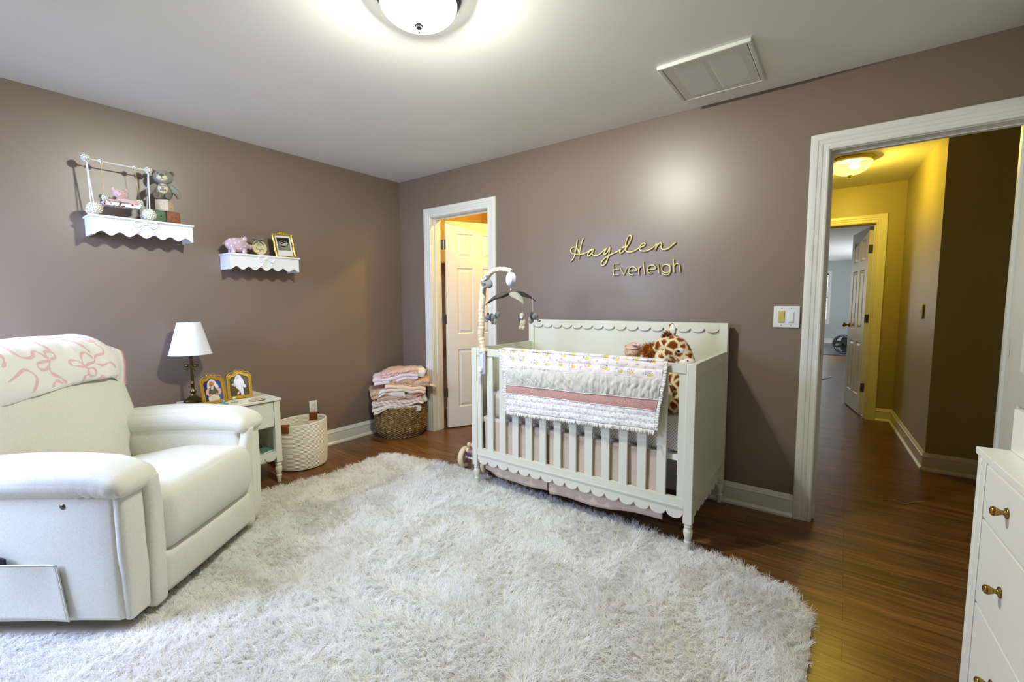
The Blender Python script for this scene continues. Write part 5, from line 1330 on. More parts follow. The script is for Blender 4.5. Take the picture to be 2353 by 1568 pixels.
def arch(w_, h_, i=0, n=12):
    """frame outline, y-z, with a wavy arched top; i inset"""
    pts = [(-w_/2+i, i), (w_/2-i, i)]; hs = h_*.80
    pts.append((w_/2-i, hs))
    for k in range(n+1):
        t = 1-2*k/n; y = t*(w_/2-i); z = hs+(h_*.075)*(1-abs(t))**.0*sstep(1.0, .78, abs(t))+(h_*.10)*math.cos(min(1, abs(t)/.62)*PI/2)**1.6-i*.9
        pts.append((y*.985, z))
    pts.append((-w_/2+i, hs)); return pts
def bow_frame(label, loc, rz, tilt, shapes, bgf):
    e = thing('photo_frame', label, 'photo frame', loc, rot=(0, -math.radians(tilt), rz), group='gilt frames on the nightstand')
    w_, h_ = .150, .192; mb = MB(); L = []
    for i_, d in ((0, -.006), (0, .004), (.003, .008), (.007, .008), (.009, .005), (.011, .005), (.013, .009), (.017, .009), (.021, .003), (.022, -.001), (.022, -.006)):
        L.append([(d, a, b) for a, b in arch(w_, h_, i_, 24)])
    n_ = len(L[0]); vs = [p for r_ in L for p in r_]; fs = []
    for i in range(len(L)-1):
        for j in range(n_): j2 = (j+1) % n_; fs.append((i*n_+j, i*n_+j2, (i+1)*n_+j2, (i+1)*n_+j))
    for j in range(n_): j2 = (j+1) % n_; fs.append(((len(L)-1)*n_+j, (len(L)-1)*n_+j2, j2, j))
    mb.add(vs, fs); mb.build('moulding', M['gold'], e, smooth=40)
    MB().prism(arch(w_, h_, .004, 24), lambda a, b, d: (d, a, b), -.010, -.006).build('backing', M['brass'], e, smooth=0)
    pm, cs = photo_mb(w_-.036, h_-.012, shapes, bgf)
    # keep print inside the opening
    top = lambda y: (h_*.80+(h_*.075)*sstep(1, .78, abs(y)/(w_/2))+(h_*.10)*math.cos(min(1, abs(y)/(w_/2)/.62)*PI/2)**1.6)-.016
    pm.v = [(-.001, a, .016+(b/(h_-.012))*(top(a)-.016)) for _, a, b in pm.v]
    pm.build('photo', M['print'], e, smooth=0, cols=cs)
    mb = MB(); zt = h_*.975
    for s_ in (-1, 1):
        mb.tube(spline([(.006, 0, zt-.001), (.007, s_*.012, zt+.010), (.007, s_*.024, zt+.006), (.007, s_*.026, zt-.003), (.006, s_*.010, zt-.003)], 4, True), .0022, 6, closed=True)
        mb.tube(spline([(.006, s_*.004, zt-.002), (.008, s_*.028, zt-.008), (.008, s_*.045, zt-.006), (.007, s_*.060, zt-.016), (.007, s_*.070, zt-.030)], 4), .0024, 6)
    mb.ball((.007, 0, zt), (.004, .005, .004), 10, 8)
    mb.build('bow_crest', M['gold'], e)
    mb = MB().box(-.05, -.012, .02, -.048, .012, .12, T=Matrix.Translation((.03, 0, 0)) @ Matrix.Rotation(math.radians(12), 4, 'Y')) if False else MB().add([(-.010, -.014, .13), (-.010, .014, .13), (-.062, .014, .014), (-.062, -.014, .014), (-.012, -.014, .13), (-.012, .014, .13), (-.064, .014, .014), (-.064, -.014, .014)], [(0, 1, 2, 3), (4, 7, 6, 5), (0, 4, 5, 1), (2, 6, 7, 3), (1, 5, 6, 2), (0, 3, 7, 4)])
    mb.build('easel_leg', M['brass'], e, smooth=0)
    return e
sh1 = [(.84, .30, .22, .30, (84, 92, 158)), (.15, .50, .16, .5, (42, 46, 92)), (.5, .78, .25, .17, (226, 218, 204)), (.30, .68, .09, .10, (232, 226, 212)), (.72, .66, .10, .12, (232, 228, 220)), (.46, .73, .145, .12, (200, 138, 108)), (.45, .68, .04, .03, (150, 60, 50)),
       (.25, .44, .15, .17, (222, 178, 168), .5), (.78, .44, .15, .17, (222, 180, 170), -.5), (.5, .42, .25, .19, (92, 92, 70)), (.47, .56, .08, .07, (222, 198, 182)), (.48, .14, .31, .15, (224, 212, 196)), (.30, .27, .10, .05, (214, 150, 130), .6), (.66, .27, .08, .06, (206, 150, 134)), (.40, .13, .01, .12, (190, 176, 160)), (.56, .13, .01, .12, (190, 176, 160))]
bow_frame('gilt frame with photo of baby in white bonnet, leaning left of the other frame', (.340, -1.832, .6015), math.atan2(.021, .153)+math.radians(0), 14, sh1, lambda u, v: lin((46, 50, 96)) if (u+.3*v) < .75 else lin((72, 80, 150)))
sh2 = [(.45, .80, .17, .17, (236, 234, 242)), (.30, .66, .08, .20, (232, 230, 240), -.2), (.62, .66, .12, .18, (232, 230, 240), .3), (.42, .80, .09, .07, (222, 206, 208)), (.50, .52, .20, .24, (238, 236, 244)), (.70, .50, .16, .09, (234, 232, 242), -.3), (.17, .60, .07, .06, (220, 196, 178)), (.58, .30, .12, .16, (234, 232, 240)), (.62, .16, .07, .16, (232, 230, 238)), (.42, .14, .08, .05, (224, 200, 186), .9), (.66, .05, .05, .06, (224, 200, 186)), (.37, .83, .015, .012, (60, 50, 60)), (.48, .83, .015, .012, (60, 50, 60))]
def rocks(u, v):
    n_ = nz(u*13, v*17, 3)+.5*nz(u*40, v*40, 4); return tuple(x*(1+.9*n_) for x in lin((104, 98, 84) if v > .5 else (96, 80, 52)))
bow_frame('gilt frame with photo of baby in white hooded outfit, right of the lamp', (.302, -1.667, .6015), math.atan2(-.037, .139), 13, sh2, rocks)

# ---- pacifiers and coaster
def pacifier(label, mat, loc, rz, ring=True):
    e = thing('pacifier', label, 'pacifier', loc, rz, 'pacifiers on the nightstand')
    MB().rbox((0, 0, .008), (.020, .014, .003), .003, fn=lambda p: Vector((p.x, p.y*(1-.25*math.cos(p.x*90)), p.z+abs(p.x)*.12)), m=8).build('shield', mat, e, smooth=180)
    MB().lathe([(.005, .010), (.0045, .016), (.009, .026), (.008, .033), (.0001, .037)], (0, 0, 0), 20, caps=False, T=Matrix.Rotation(math.radians(12), 4, 'X')).build('teat', mat, e, smooth=180)
    if ring: MB().tube([(.015*math.cos(a), .004+.010*math.sin(a), .0035) for a in [2*PI*i/24 for i in range(24)]], .0028, 8, closed=True).build('ring_handle', mat, e, smooth=180)
    return e
pm_ = lambda n_, c: simple(n_, c, .25, Transmission_Weight=.15)
pacifier('teal silicone pacifier in front of the left gilt frame', pm_('teal_silicone', (112, 190, 184)), (.442, -1.818, .6005), .5)
e = pacifier('pale yellow pacifier in front of the right gilt frame', pm_('yellow_silicone', (232, 226, 172)), (.405, -1.745, .6005), 1.0); e.scale = (1.12, 1.12, 1.12)
e = thing('coaster', 'round wooden disc lying near the nightstand front corner', 'coaster', (.448, -1.622, .6005))
MB().lathe([(.0001, 0), (.050, 0), (.050, .004), (.0001, .004)], (0, 0, 0), 48, caps=False).build('rim', simple('burnt_edge', (64, 44, 34), .7), e)
s = N('coaster_face'); n = s.noise(60, 3); s.base(s.ramp(n.outputs[0], [(.4, lin((206, 190, 160))), (.65, lin((170, 146, 116)))])); M['coast'] = s.set(.6)
MB().lathe([(.0001, .0042), (.0485, .0042), (.0485, .0046), (.0001, .0046)], (0, 0, 0), 48, caps=False).build('face', M['coast'], e)

# ---- gilt frame with instant photo on the right shelf
e = thing('photo_frame', 'ornate gilt frame holding an instant print on the right wall shelf', 'photo frame', (.130, -1.219, 1.6055), rot=(math.radians(3.0), -math.radians(10), math.radians(4)))
w_, h_ = .150, .178; mb = MB(); ring = [(-w_/2, 0), (w_/2, 0), (w_/2, h_), (-w_/2, h_)]
dense = []
for i in range(4):
    a, b = Vector(ring[i]), Vector(ring[(i+1) % 4])
    for k in range(14): dense.append(a.lerp(b, k/14))
pts = []
for i, p in enumerate(dense):
    c = Vector((0, h_/2)); d = (p-c); nrm = Vector((1 if abs(p.x) > w_/2-.001 else 0, 0)) if abs(abs(p.x)-w_/2) < .001 else Vector((0, 1))
    k = 1+.030*math.sin(i*PI/14*4)*1.0; pts.append((0, d.x*k, c.y+d.y*k+.0))
mb.tube(pts, lambda t: .0085+.0022*math.sin(t*2*PI*28), 10, closed=True, up=Vector((1, 0, 0)))
for i in range(0, len(pts), 2):
    p = Vector(pts[i]); mb.ball(p+Vector((.006, 0, 0)), (.004, .0055, .0055), 8, 6)
for (a, b, r_) in [(0, h_+.010, .012), (-.016, h_+.006, .009), (.016, h_+.006, .009), (-.032, h_+.003, .007), (.032, h_+.003, .007), (-w_/2-.003, h_*.68, .007), (w_/2+.003, h_*.68, .007), (-w_/2-.004, h_*.24, .008), (w_/2+.004, h_*.24, .008), (0, -.002, .008), (-.05, 0, .007), (.05, 0, .007)]:
    mb.ball((.004, a, b+.003), (.005, r_, r_*.8), 10, 8)
mb.v = [(v[0], v[1], max(v[2], -.0005)+.0) for v in mb.v]
mb.build('moulding', M['gold'], e, smooth=60)
MB().box(-.008, -w_/2, .004, -.004, w_/2, h_).build('backing', M['brass'], e, smooth=0)
pr_ = MB().box(-.004, -.060, .012, -.001, .062, .170).build('instant_print', M['plasticwhite'], e, smooth=0)
shu = [(.5, .45, .42, .30, (150, 150, 140), -.12), (.5, .47, .36, .24, (52, 50, 44), -.1), (.36, .50, .14, .13, (176, 172, 158)), (.36, .50, .06, .05, (60, 58, 52)), (.62, .48, .13, .09, (184, 178, 160)), (.76, .56, .05, .07, (170, 166, 150), .4), (.55, .42, .20, .05, (190, 186, 170)), (.8, .22, .35, .16, (140, 134, 116), .5)]
pm, cs = photo_mb(.098, .100, shu, lambda u, v: lin((40, 36, 30)) if v > .35 else lin((120, 118, 112)), 70)
pm.v = [(-.0004, a, b+.055) for _, a, b in pm.v]; pm.build('scan_picture', M['print'], pr_, smooth=0, cols=cs)

# ================================================================== BASKETS
# white coiled rope basket
s = N('cotton_rope'); v = s.mapping((1, 1, 1)); sx = s.n('ShaderNodeSeparateXYZ'); s.l(s.co.outputs['Object'], sx.inputs[0])
st = s.noise(1, 3, .6, s.mapping((260, 260, 500))).outputs[0]
s.base(s.ramp(st, [(.35, lin((216, 210, 190))), (.6, lin((238, 234, 220)))])); s.bump(st, .3, .002); M['rope'] = s.set(.85, 0, .15)
e = thing('storage_basket', 'white coiled cotton rope basket with tan leather handles by nightstand', 'basket', (.255, -1.235, 0), math.radians(10))
def rope_rad(z, a): # slightly oval, dented rim
    k = 1+.04*sstep(0, .12, z); return (.185*k*math.cos(a)*1.0, .182*k*math.sin(a))
rows = 33; rr = .0032; sg = 72; prf = []
def ropewall(u, v):
    t = v*rows; i = int(min(rows-1, t)); f_ = t-i; z = .006+(t)*.0102; bulge = rr*math.sin(PI*f_)
    a = 2*PI*u; k = 1+.045*sstep(0, .15, z)-.03*sstep(.03, 0, z); tilt = .012*math.cos(a-.6)*sstep(.1, .34, z)
    return ((.181*k+bulge)*math.cos(a), (.181*k+bulge)*math.sin(a), z+tilt)
MB().grid(sg, rows*6+1, ropewall, closeu=True).build('outer_wall', M['rope'], e, smooth=180)
def ropein(u, v):
    p = ropewall(u, v); a = 2*PI*u; q = Vector((p[0], p[1], 0)); b = q.length; q = q*((b-.012-2*0)/b)
    t = v*rows; i = int(min(rows-1, t)); f_ = t-i; b2 = (.181*(1+.045*sstep(0, .15, p[2]))-.008)-rr*math.sin(PI*f_)
    return (b2*math.cos(a), b2*math.sin(a), p[2])
MB().grid(sg, rows*6+1, ropein, closeu=True).build('inner_wall', M['rope'], e, smooth=180)
MB().tube([Vector(ropewall(i/72, 1))*1 + Vector((-.004*math.cos(2*PI*i/72), -.004*math.sin(2*PI*i/72), 0)) for i in range(72)], .0062, 8, closed=True).build('rim', M['rope'], e, smooth=180)
MB().lathe([(.0001, .006), (.174, .006), (.174, .010), (.0001, .010)], (0, 0, 0), 48, caps=False).build('bottom', M['rope'], e)
for a0 in (math.radians(118-10), math.radians(-62-10)):
    def hdl(u, v, a0=a0):
        a = a0+(u-.5)*.40; s2 = v*2-1; r_ = .1935+.0045; ri = .1935-.016
        z = .355+.012*math.cos(a-.6)
        if v < .42: return (r_*math.cos(a), r_*math.sin(a), z-.056*(1-v/.42)+.002)
        if v > .58: return (ri*math.cos(a), ri*math.sin(a), z-.056*(v-.58)/.42+.002)
        b = (v-.42)/.16*PI; rc = (r_+ri)/2; return ((rc+(r_-rc)*math.cos(b))*math.cos(a), (rc+(r_-rc)*math.cos(b))*math.sin(a), z+.002+.006*math.sin(b))
    MB().grid(10, 20, hdl).build('leather_handle', M['leather'], e, smooth=60, thick=.003)

# wicker basket
ang = math.atan2(.77, .63)
s = N('water_hyacinth'); n1 = s.noise(38, 3); n2 = s.noise(1, 3, .6, s.mapping((240, 240, 60)))
s.base(s.ramp(n1.outputs[0], [(.3, lin((88, 66, 36))), (.5, lin((134, 108, 64))), (.7, lin((180, 154, 104)))])); s.bump(n2.outputs[0], .5, .002); M['wicker'] = s.set(.65, 0, .3)
wb = thing('wicker_basket', 'oval woven seagrass basket in the corner filled with blankets', 'basket', (.262, -.262, 0), ang)
rows_ = 32; ns_ = 62; hh = .285
def wprof(z): return 1-.17*sstep(.10, 0, z)**1.5+.02*math.sin(z*9)
mb = MB()
for r_ in range(rows_):
    z = .008+r_*(hh/rows_); k = wprof(z); n_ = 248; pts = []
    for i in range(n_):
        a = 2*PI*i/n_; w2 = .0050*math.cos(a*ns_/2*1.0+(r_ % 2)*PI)
        pts.append(((.232*k+w2)*math.cos(a), (.178*k+w2)*math.sin(a), z+.0008*math.sin(a*9+r_)))
    mb.tube(pts, .0053, 6, closed=True)
mb.build('woven_wall', M['wicker'], wb, smooth=180)
mb = MB()
for i in range(ns_):
    a = 2*PI*i/ns_; mb.tube([(.230*wprof(z)*math.cos(a), .176*wprof(z)*math.sin(a), z) for z in (.004, .05, .1, .2, hh)], .0035, 5)
st_ = mb.build('stakes', M['wicker'], wb, smooth=180)
MB().lathe([(.0001, .004), (.185, .004), (.19, .012), (.0001, .012)], (0, 0, 0), 40, sx=1.0, sy=.75, caps=False).build('bottom', M['wicker'], wb)
mb = MB(); 
for q in range(2): mb.tube([((.234+.004*math.cos(i*1.1+q*PI))*math.cos(2*PI*i/120), (.180+.004*math.cos(i*1.1+q*PI))*math.sin(2*PI*i/120), hh+.004+.004*math.sin(i*1.1+q*PI)) for i in range(120)], .0058, 6, closed=True)
mb.build('rim', M['wicker'], wb, smooth=180)

# folded blankets in the pile (each one a thing); local x runs along the wide side of the basket
def cloth_mat(name, base, kind='plain', col2=None):
    s = N(name); b = lin(base)
    if kind == 'dots':
        vo = s.n('ShaderNodeTexVoronoi', i_Scale=95.0); s.l(s.co.outputs['Object'], vo.inputs['Vector'])
        s.base(s.mix(s.math('LESS_THAN', vo.outputs['Distance'], .24), b, lin(col2)))
    elif kind == 'blotch':
        n = s.noise(105, 3); s.base(s.ramp(n.outputs[0], [(.46, b), (.64, lin(col2))]))
    elif kind == 'stripe':
        wv = s.n('ShaderNodeTexWave', wave_type='BANDS', bands_direction='DIAGONAL', i_Scale=14.0); s.l(s.co.outputs['Object'], wv.inputs['Vector'])
        s.base(s.ramp(wv.outputs[0], [(.35, b), (.75, lin(col2))]))
    else: s.base(b)
    s.bump(s.noise(120, 3).outputs[0], .4, .003); return s.set(.92, 0, .12)
def folded(label, mat, loc, half, rz, layers=3, tilt=(0, 0), seed=0, sag=.0, edge=None):
    """a blanket folded in layers: the rounded folds show at the front"""
    o = thing('folded_blanket', label, 'blanket', loc, ang+rz, 'blankets piled in the wicker basket', rot=(tilt[0], tilt[1], ang+rz))
    t = half[2]*2/layers; hx, hy = half[0], half[1]
    for L in range(layers):
        def f(p, L=L):
            q = Vector(p); q.z += .009*nz(p.x*13, p.y*9, seed+L*.5)+.017*nz(p.x*5.5, p.y*5, seed+7)-(sag+.010)*abs(p.x/hx)**3-.016*sstep(.55, 1.0, -p.y/hy)*(1+1.4*nz(p.x*9, seed, 3))
            q.x += .014*nz(p.y*12, p.z*20, seed+L*3); q.y += .012*nz(p.x*11, p.z*20, seed+L*5); return q
        MB().rbox((.006*nz(L*3+seed, 1), .006*nz(L, seed), t*(L+.5)), (hx*(1-.10*abs(nz(L*1.7+.3, seed*1.3))), hy, t*.60), t*.5, fn=f, m=26, e=4).build('fold', edge if (edge and L == 0) else mat, o, smooth=180)
    return o
mats = {
 'A': cloth_mat('cream_sprig_flannel', (222, 216, 200), 'dots', (150, 120, 96)), 'B': cloth_mat('diagonal_print', (222, 216, 198), 'stripe', (206, 176, 160)),
 'C': cloth_mat('dusty_rose_jersey', (196, 162, 146)), 'D': cloth_mat('pale_dot_fleece', (222, 212, 186), 'dots', (92, 80, 60)), 'E': cloth_mat('white_fleece', (226, 222, 212)),
 'F': cloth_mat('peach_satin', (228, 204, 178)), 'G': cloth_mat('tan_floral', (206, 180, 146), 'blotch', (172, 124, 96)), 'H': cloth_mat('lilac_floral', (228, 214, 220), 'dots', (184, 140, 160)),
 'I': cloth_mat('rose_floral', (220, 194, 184), 'blotch', (186, 138, 130)), 'J': cloth_mat('coral_knit', (222, 164, 150))}
B0 = Vector((.262, -.262, 0)); AX = Vector((math.cos(ang), math.sin(ang), 0)); AY = Vector((-math.sin(ang), math.cos(ang), 0))
def at(a, b, z): return tuple(B0+AX*a+AY*b+Vector((0, 0, z)))
folded('cream sprigged blanket at the bottom of the pile, draping over basket rim', mats['A'], at(-.035, .0, .283), (.225, .155, .022), .03, 2, seed=1, sag=.022)
folded('diagonally printed cream blanket, second from the bottom of the pile', mats['B'], at(-.020, -.0, .332), (.232, .155, .021), -.02, 2, (0, -.03), seed=2)
folded('dusty rose folded jersey in middle of the pile', mats['C'], at(-.030, .0, .378), (.180, .150, .016), .0, 2, (0, -.02), seed=3)
folded('cream blanket with small dark dots, right side of the pile', mats['D'], at(.09, .012, .400), (.115, .140, .024), .05, 2, (0, -.10), seed=4, edge=mats['J'])
folded('grey brown sprigged blanket rolled at the left of the pile', mats['G'], at(-.185, .0, .408), (.085, .130, .030), .1, 2, (0, -.25), seed=5)
folded('white fleece blanket, bulging from the pile centre left', mats['E'], at(-.075, -.0, .418), (.120, .150, .026), .0, 2, (0, .0), seed=6)
folded('peach satin blanket across the pile, tapering to the right', mats['F'], at(.045, -.008, .455), (.185, .155, .026), .02, 2, (0, .10), seed=7)
folded('tan floral blanket wrapping the upper right of pile', mats['G'], at(.085, .0, .500), (.190, .148, .030), .0, 2, (0, .02), seed=8)
folded('white and lilac floral blanket, second from the top of the pile', mats['H'], at(-.035, -.0, .548), (.205, .148, .026), .02, 2, (0, -.10), seed=9)
folded('cream rolled fleece at the top right of the pile', mats['E'], at(.165, .0, .578), (.072, .120, .028), .0, 1, (0, .05), seed=10)
folded('rose pink floral blanket on top of the pile', mats['I'], at(.000, -.0, .602), (.165, .140, .020), .0, 2, (0, -.13), seed=11)
o = thing('folded_blanket', 'ivory fringed shawl end hanging from right side of the pile', 'blanket', at(.27, -.03, .47), ang, 'blankets piled in the wicker basket')
mb = MB()
for i in range(60):
    y = -.05+.10*(i/60); dx = random.uniform(.05, .10); mb.tube([(-.08, y*.4, .004), (-.02, y*.8, .004+random.uniform(-.006, .006)), (dx*.5, y+random.uniform(-.01, .01), -.006), (dx*.7, y, -.03+random.uniform(-.01, .012))], .0028, 5)
fg = mb.build('fringe', mats['E'], o, smooth=180); fg['kind'] = 'stuff'
MB().rbox((-.09, 0, 0), (.05, .05, .014), .012).build('shawl_end', mats['E'], o, smooth=180)
o = thing('folded_blanket', 'small cream mitt shaped cloth hanging below the right of the pile', 'blanket', at(.215, -.05, .36), ang, 'blankets piled in the wicker basket')
MB().rbox((0, 0, 0), (.026, .05, .046), .024, T=Matrix.Rotation(math.radians(-18), 4, 'Y')).build('cloth', mats['E'], o, smooth=180)

# ================================================================== DRESSER AND TRAY
DR = math.radians(-86.87)
dz = thing('dresser', 'white chest of drawers with brass knobs at the right edge', 'dresser', (3.883, -1.478, 0), DR)
# local +x runs along the front towards the camera, local +y goes into the room's right wall
DL, DD = 1.25, .44
MB().box(-.004, -.004, .885, DL+.004, DD, .902).build('top', M['white'], dz, bevel=.002)
mb = MB().box(0, 0, .20, .022, DD, .885); mb.build('side_panel', M['white'], dz, bevel=.003)
MB().box(DL-.022, 0, .20, DL, DD, .885).build('side_panel', M['white'], dz, bevel=.003)
MB().box(.022, DD-.01, .20, DL-.022, DD, .885).build('back_panel', M['white'], dz, smooth=0)
mb = MB().box(.022, .006, .86, DL-.022, DD-.01, .885); mb.box(.022, .006, .20, DL-.022, DD-.01, .22); mb.build('carcass', M['white'], dz, smooth=0)
MB().box(.022, .0, .20, .056, .02, .885).build('stile', M['white'], dz, bevel=.0015); MB().box(DL-.056, .0, .20, DL-.022, .02, .885).build('stile', M['white'], dz, bevel=.0015)
box_obj('gap_shade_sheet', M['dark'], .024, .03, .22, DL-.024, .034, .86, dz)  # dark sheet standing in for the shade between the drawers
for x in (.012, DL-.057):
    for y in (.012, DD-.057): MB().lathe([(.014, 0), (.018, .08), (.022, .15), (.026, .20)], (x+.022, y+.022, 0), 20).build('foot', M['white'], dz)
for z0, z1 in ((.755, .876), (.553, .749), (.343, .547), (.222, .337)):
    d_ = MB().box(.060, .001, z0, DL-.060, .021, z1).build('drawer', M['white'], dz, bevel=.002)
    for x in (.203, DL-.203):
        MB().lathe([(.0001, 0), (.0112, 0), (.0116, .0015), (.0105, .003), (.0052, .0045), (.0045, .008), (.0065, .012), (.0092, .017), (.0098, .020), (.0085, .0235), (.005, .0258), (.0001, .0262)], (x, .001, (z0+z1)/2+(.004 if z0 > .7 else 0)), 32, (0, -1, 0), caps=False).build('knob', M['brassknob'], d_, smooth=70)
tr = thing('changing_tray', 'white wooden changing tray on top of the chest of drawers', 'changing tray', (3.883, -1.478, .9025), DR)
a0, b0 = -.001, .052
mb = MB(); mb.box(a0, b0, 0, a0+.8, b0+.015, .098); mb.build('front_board', M['white'], tr, bevel=.002)
MB().box(a0, b0+.015, 0, a0+.015, .43, .098).build('end_board', M['white'], tr, bevel=.002); MB().box(a0+.785, b0+.015, 0, a0+.8, .43, .098).build('end_board', M['white'], tr, bevel=.002)
MB().box(a0+.015, .415, 0, a0+.785, .43, .098).build('back_board', M['white'], tr, bevel=.002); MB().box(a0+.015, b0+.015, 0, a0+.785, .415, .008).build('bottom', M['white'], tr, smooth=0)

# ================================================================== FAR ROOM: barbell on a mat
e = thing('gym_mat', 'dark exercise mat on the floor of the far room', 'mat', (3.2, 11.2, 0))
MB().rbox((0, 0, .006), (1.75, 1.45, .006), .004, m=1).build('mat', simple('slate_rubber', (58, 62, 72), .35), e)
bb = thing('barbell', 'barbell with large black grip plates on the far room mat', 'barbell', (3.60, 10.15, .0125), math.radians(62))
def plate(x, r, wd):
    p = MB(); R_ = r
    p.lathe([(R_*.86, -wd*.5), (R_*.98, -wd*.5), (R_, -wd*.3), (R_, wd*.3), (R_*.98, wd*.5), (R_*.86, wd*.5), (R_*.84, 0), (R_*.86, -wd*.5)], (x, 0, R_), 48, (1, 0, 0), caps=False)
    p.lathe([(.03, -wd*.5), (R_*.36, -wd*.5), (R_*.4, 0), (R_*.36, wd*.5), (.03, wd*.5), (.028, 0), (.03, -wd*.5)], (x, 0, R_), 32, (1, 0, 0), caps=False)
    for k in range(3):
        a = 2*PI*k/3+.5; T = Matrix.Translation((x, 0, R_)) @ Matrix.Rotation(a, 4, 'X'); p.box(-wd*.4, -R_*.34, R_*.3, wd*.4, R_*.34, R_*.88, T)
    return p
for x in (-.04, .04, 1.36): 
    pl = plate(x, .225, .034).build('weight_plate', M['blackrubber'], bb)
    MB().tube([(x-.019, .205*math.cos(2*PI*i/40), .225+.205*math.sin(2*PI*i/40)) for i in range(40)], .005, 6, closed=True).build('steel_ring', M['steel'], pl)
MB().tube([(-.28, 0, .225), (1.6, 0, .225)], .0145, 12).build('bar', M['steel'], bb)
MB().tube([(-.28, 0, .225), (-.06, 0, .225)], .024, 14).build('sleeve', M['steel'], bb)
e = MB().tube(spline([(3.05, 5.55, .008), (3.25, 5.60, .008), (3.36, 5.66, .008), (3.43, 5.90, .012), (3.47, 6.1, .008)], 6), .007, 8).build('cable', M['black'], smooth=180); tag(e, 'thin black cable lying on the floor of the far room', 'cable')
mb = MB()
R5 = random.Random(5)
o = mb.tube(spline([(3.86, .60, .003), (3.91, .625, .004), (3.96, .60, .003), (4.01, .66, .004), (4.06, .70, .003)], 8), .0022, 5).build('thread', simple('tan_thread', (200, 164, 110), .8), smooth=180)
tag(o, 'tan loose thread lying on the hall floor past the doorway', 'thread')

# ================================================================== SHAG RUG
rug = thing('shag_rug', 'large fluffy cream white shag rug covering the nursery floor', 'rug', (2.05, -2.2, 0))
RP = [(.625, -.76), (.66, -.70), (.80, -.66), (1.37, -.57), (1.92, -.64), (2.55, -.64), (2.96, -.68), (3.26, -.715), (3.48, -.79), (3.565, -.92), (3.58, -3.72), (.50, -3.72), (.50, -1.9), (.56, -1.66), (.65, -1.24), (.63, -.9)]
MB().prism([(a-2.05, b+2.2) for a, b in RP], lambda a, b, d: (a, b, d), .0005, .006).build('backing', simple('rug_backing', (206, 200, 184), .95, spec=.05), rug, smooth=0)
def inside(px, py):
    res = np.zeros(len(px), bool); n_ = len(RP); j = n_-1
    for i in range(n_):
        xi, yi = RP[i]; xj, yj = RP[j]
        c = ((yi > py) != (yj > py)) & (px < (xj-xi)*(py-yi)/(yj-yi+1e-12)+xi); res ^= c; j = i
    return res
sp_ = .0150
gx, gy = np.meshgrid(np.arange(.45, 3.62, sp_), np.arange(-3.73, -.55, sp_)); gx = gx.ravel()+rng.uniform(-.007, .007, gx.size); gy = gy.ravel()+rng.uniform(-.007, .007, gy.size)
k_ = inside(gx, gy)
# nothing grows under the recliner's base
lu = (gx-1.512)*U0.x+(gy+2.58)*U0.y; lv = (gx-1.512)*V0.x+(gy+2.58)*V0.y
under = (lu > -.84) & (lu < -.03) & (lv > .02) & (lv < .91)
k_ &= ~under
gx, gy = gx[k_], gy[k_]; NT = len(gx)
lu = (gx-1.512)*U0.x+(gy+2.58)*U0.y; lv = (gx-1.512)*V0.x+(gy+2.58)*V0.y
near = (lu > -.9) & (lu < .05) & (lv > -.04) & (lv < .96)
def smooth_field(scale, seed):
    r_ = np.random.default_rng(seed); G = r_.uniform(-1, 1, (64, 64)); x = (gx+4)*scale % 63; y = (gy+8)*scale % 63
    i = x.astype(int); j = y.astype(int); fx = x-i; fy = y-j; fx = fx*fx*(3-2*fx); fy = fy*fy*(3-2*fy)
    return G[i, j]*(1-fx)*(1-fy)+G[(i+1) % 64, j]*fx*(1-fy)+G[i, (j+1) % 64]*(1-fx)*fy+G[(i+1) % 64, (j+1) % 64]*fx*fy
A = 2.2*PI*smooth_field(3.0, 1)+1.6*smooth_field(11, 2)+rng.normal(0, .9, NT); LN = .031+.007*smooth_field(5, 3)+rng.uniform(-.006, .012, NT)
LN[near] *= .55
LEAN = .78+.35*smooth_field(7, 4)+rng.normal(0, .25, NT)
SPT = 12; tot = NT*SPT
ti = np.repeat(np.arange(NT), SPT)
a = A[ti]+rng.normal(0, .5, tot); ln = LN[ti]*rng.uniform(.75, 1.15, tot); le = np.clip(LEAN[ti]+rng.normal(0, .15, tot), .05, 1.4)
bx_ = gx[ti]+rng.normal(0, .0042, tot); by_ = gy[ti]+rng.normal(0, .0042, tot)
da = np.stack([np.cos(a), np.sin(a)], 1); sd = np.stack([-np.sin(a+rng.normal(0, .8, tot)), np.cos(a)], 1); sd /= np.linalg.norm(sd, axis=1)[:, None]
wdt = rng.uniform(.00055, .0011, tot)
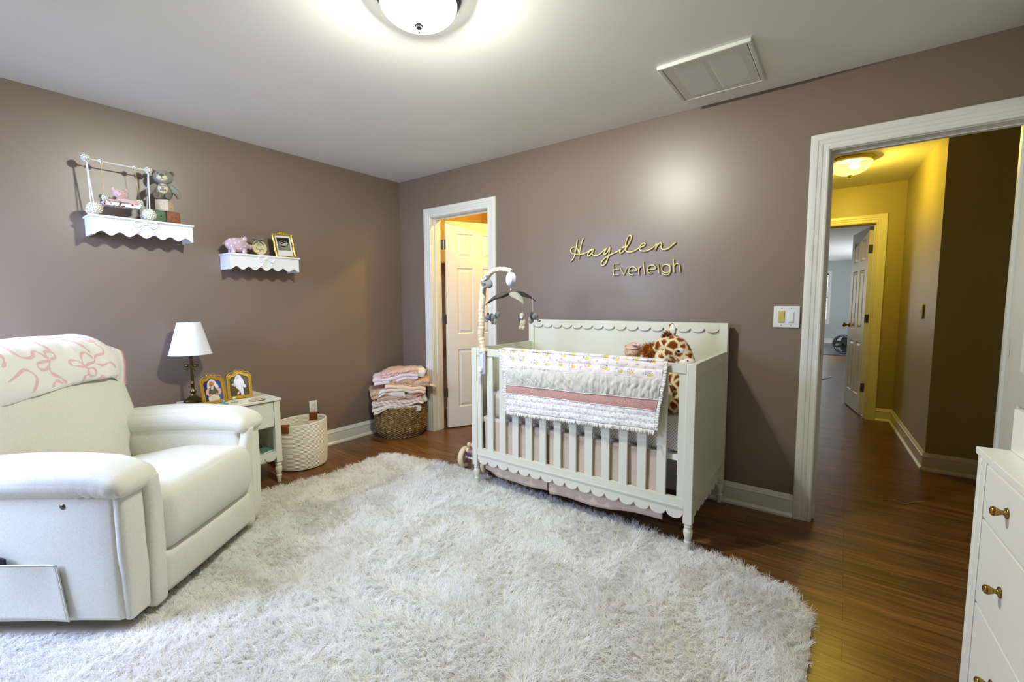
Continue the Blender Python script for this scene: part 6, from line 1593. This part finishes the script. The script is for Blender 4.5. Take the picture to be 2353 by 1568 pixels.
# bend: rises, then leans over; three segments
V = np.zeros((tot, 7, 3), np.float32)
curl = rng.normal(0, .55, tot)
for s_i, (t, wf) in enumerate(((0, 1.0), (.38, 1.05), (.74, .8), (1.0, 0))):
    h = ln*(t*np.cos(le*t)*.98)+.005; r_ = ln*np.sin(le*(.35+.9*t))*t; off = curl*ln*t*t*.5
    px = bx_+da[:, 0]*r_-da[:, 1]*off-2.05; py = by_+da[:, 1]*r_+da[:, 0]*off+2.2
    if t < 1:
        V[:, 2*s_i] = np.stack([px-sd[:, 0]*wdt*wf, py-sd[:, 1]*wdt*wf, h], 1); V[:, 2*s_i+1] = np.stack([px+sd[:, 0]*wdt*wf, py+sd[:, 1]*wdt*wf, h], 1)
    else: V[:, 6] = np.stack([px, py, np.maximum(h, .006)], 1)
me = bpy.data.meshes.new('pile'); me.vertices.add(tot*7); me.vertices.foreach_set('co', V.ravel())
o7 = (np.arange(tot)*7)[:, None]
loops = (o7+np.array([[0, 1, 3, 2, 2, 3, 5, 4, 4, 5, 6]])).ravel().astype(np.int32)
me.loops.add(tot*11); me.loops.foreach_set('vertex_index', loops)
me.polygons.add(tot*3); st3 = (np.arange(tot)*11)[:, None]+np.array([[0, 4, 8]]); me.polygons.foreach_set('loop_start', st3.ravel().astype(np.int32))
me.update(calc_edges=True)
s = N('shag_pile'); n = s.noise(7, 2); s.base(s.ramp(n.outputs[0], [(.3, lin((250, 250, 248))), (.7, lin((253, 253, 252)))]))
M['pile'] = s.set(.75, 0, .2)
tl_ = s.n('ShaderNodeBsdfTranslucent'); s.l(s.b.inputs['Base Color'].links[0].from_socket, tl_.inputs[0]); mx_ = s.n('ShaderNodeMixShader'); mx_.inputs[0].default_value = .42
s.l(s.b.outputs[0], mx_.inputs[1]); s.l(tl_.outputs[0], mx_.inputs[2]); s.l(mx_.outputs[0], s.t.nodes['Material Output'].inputs[0])
me.materials.append(M['pile'])
po = bpy.data.objects.new('pile', me); COL.objects.link(po); po.parent = rug; po['kind'] = 'stuff'
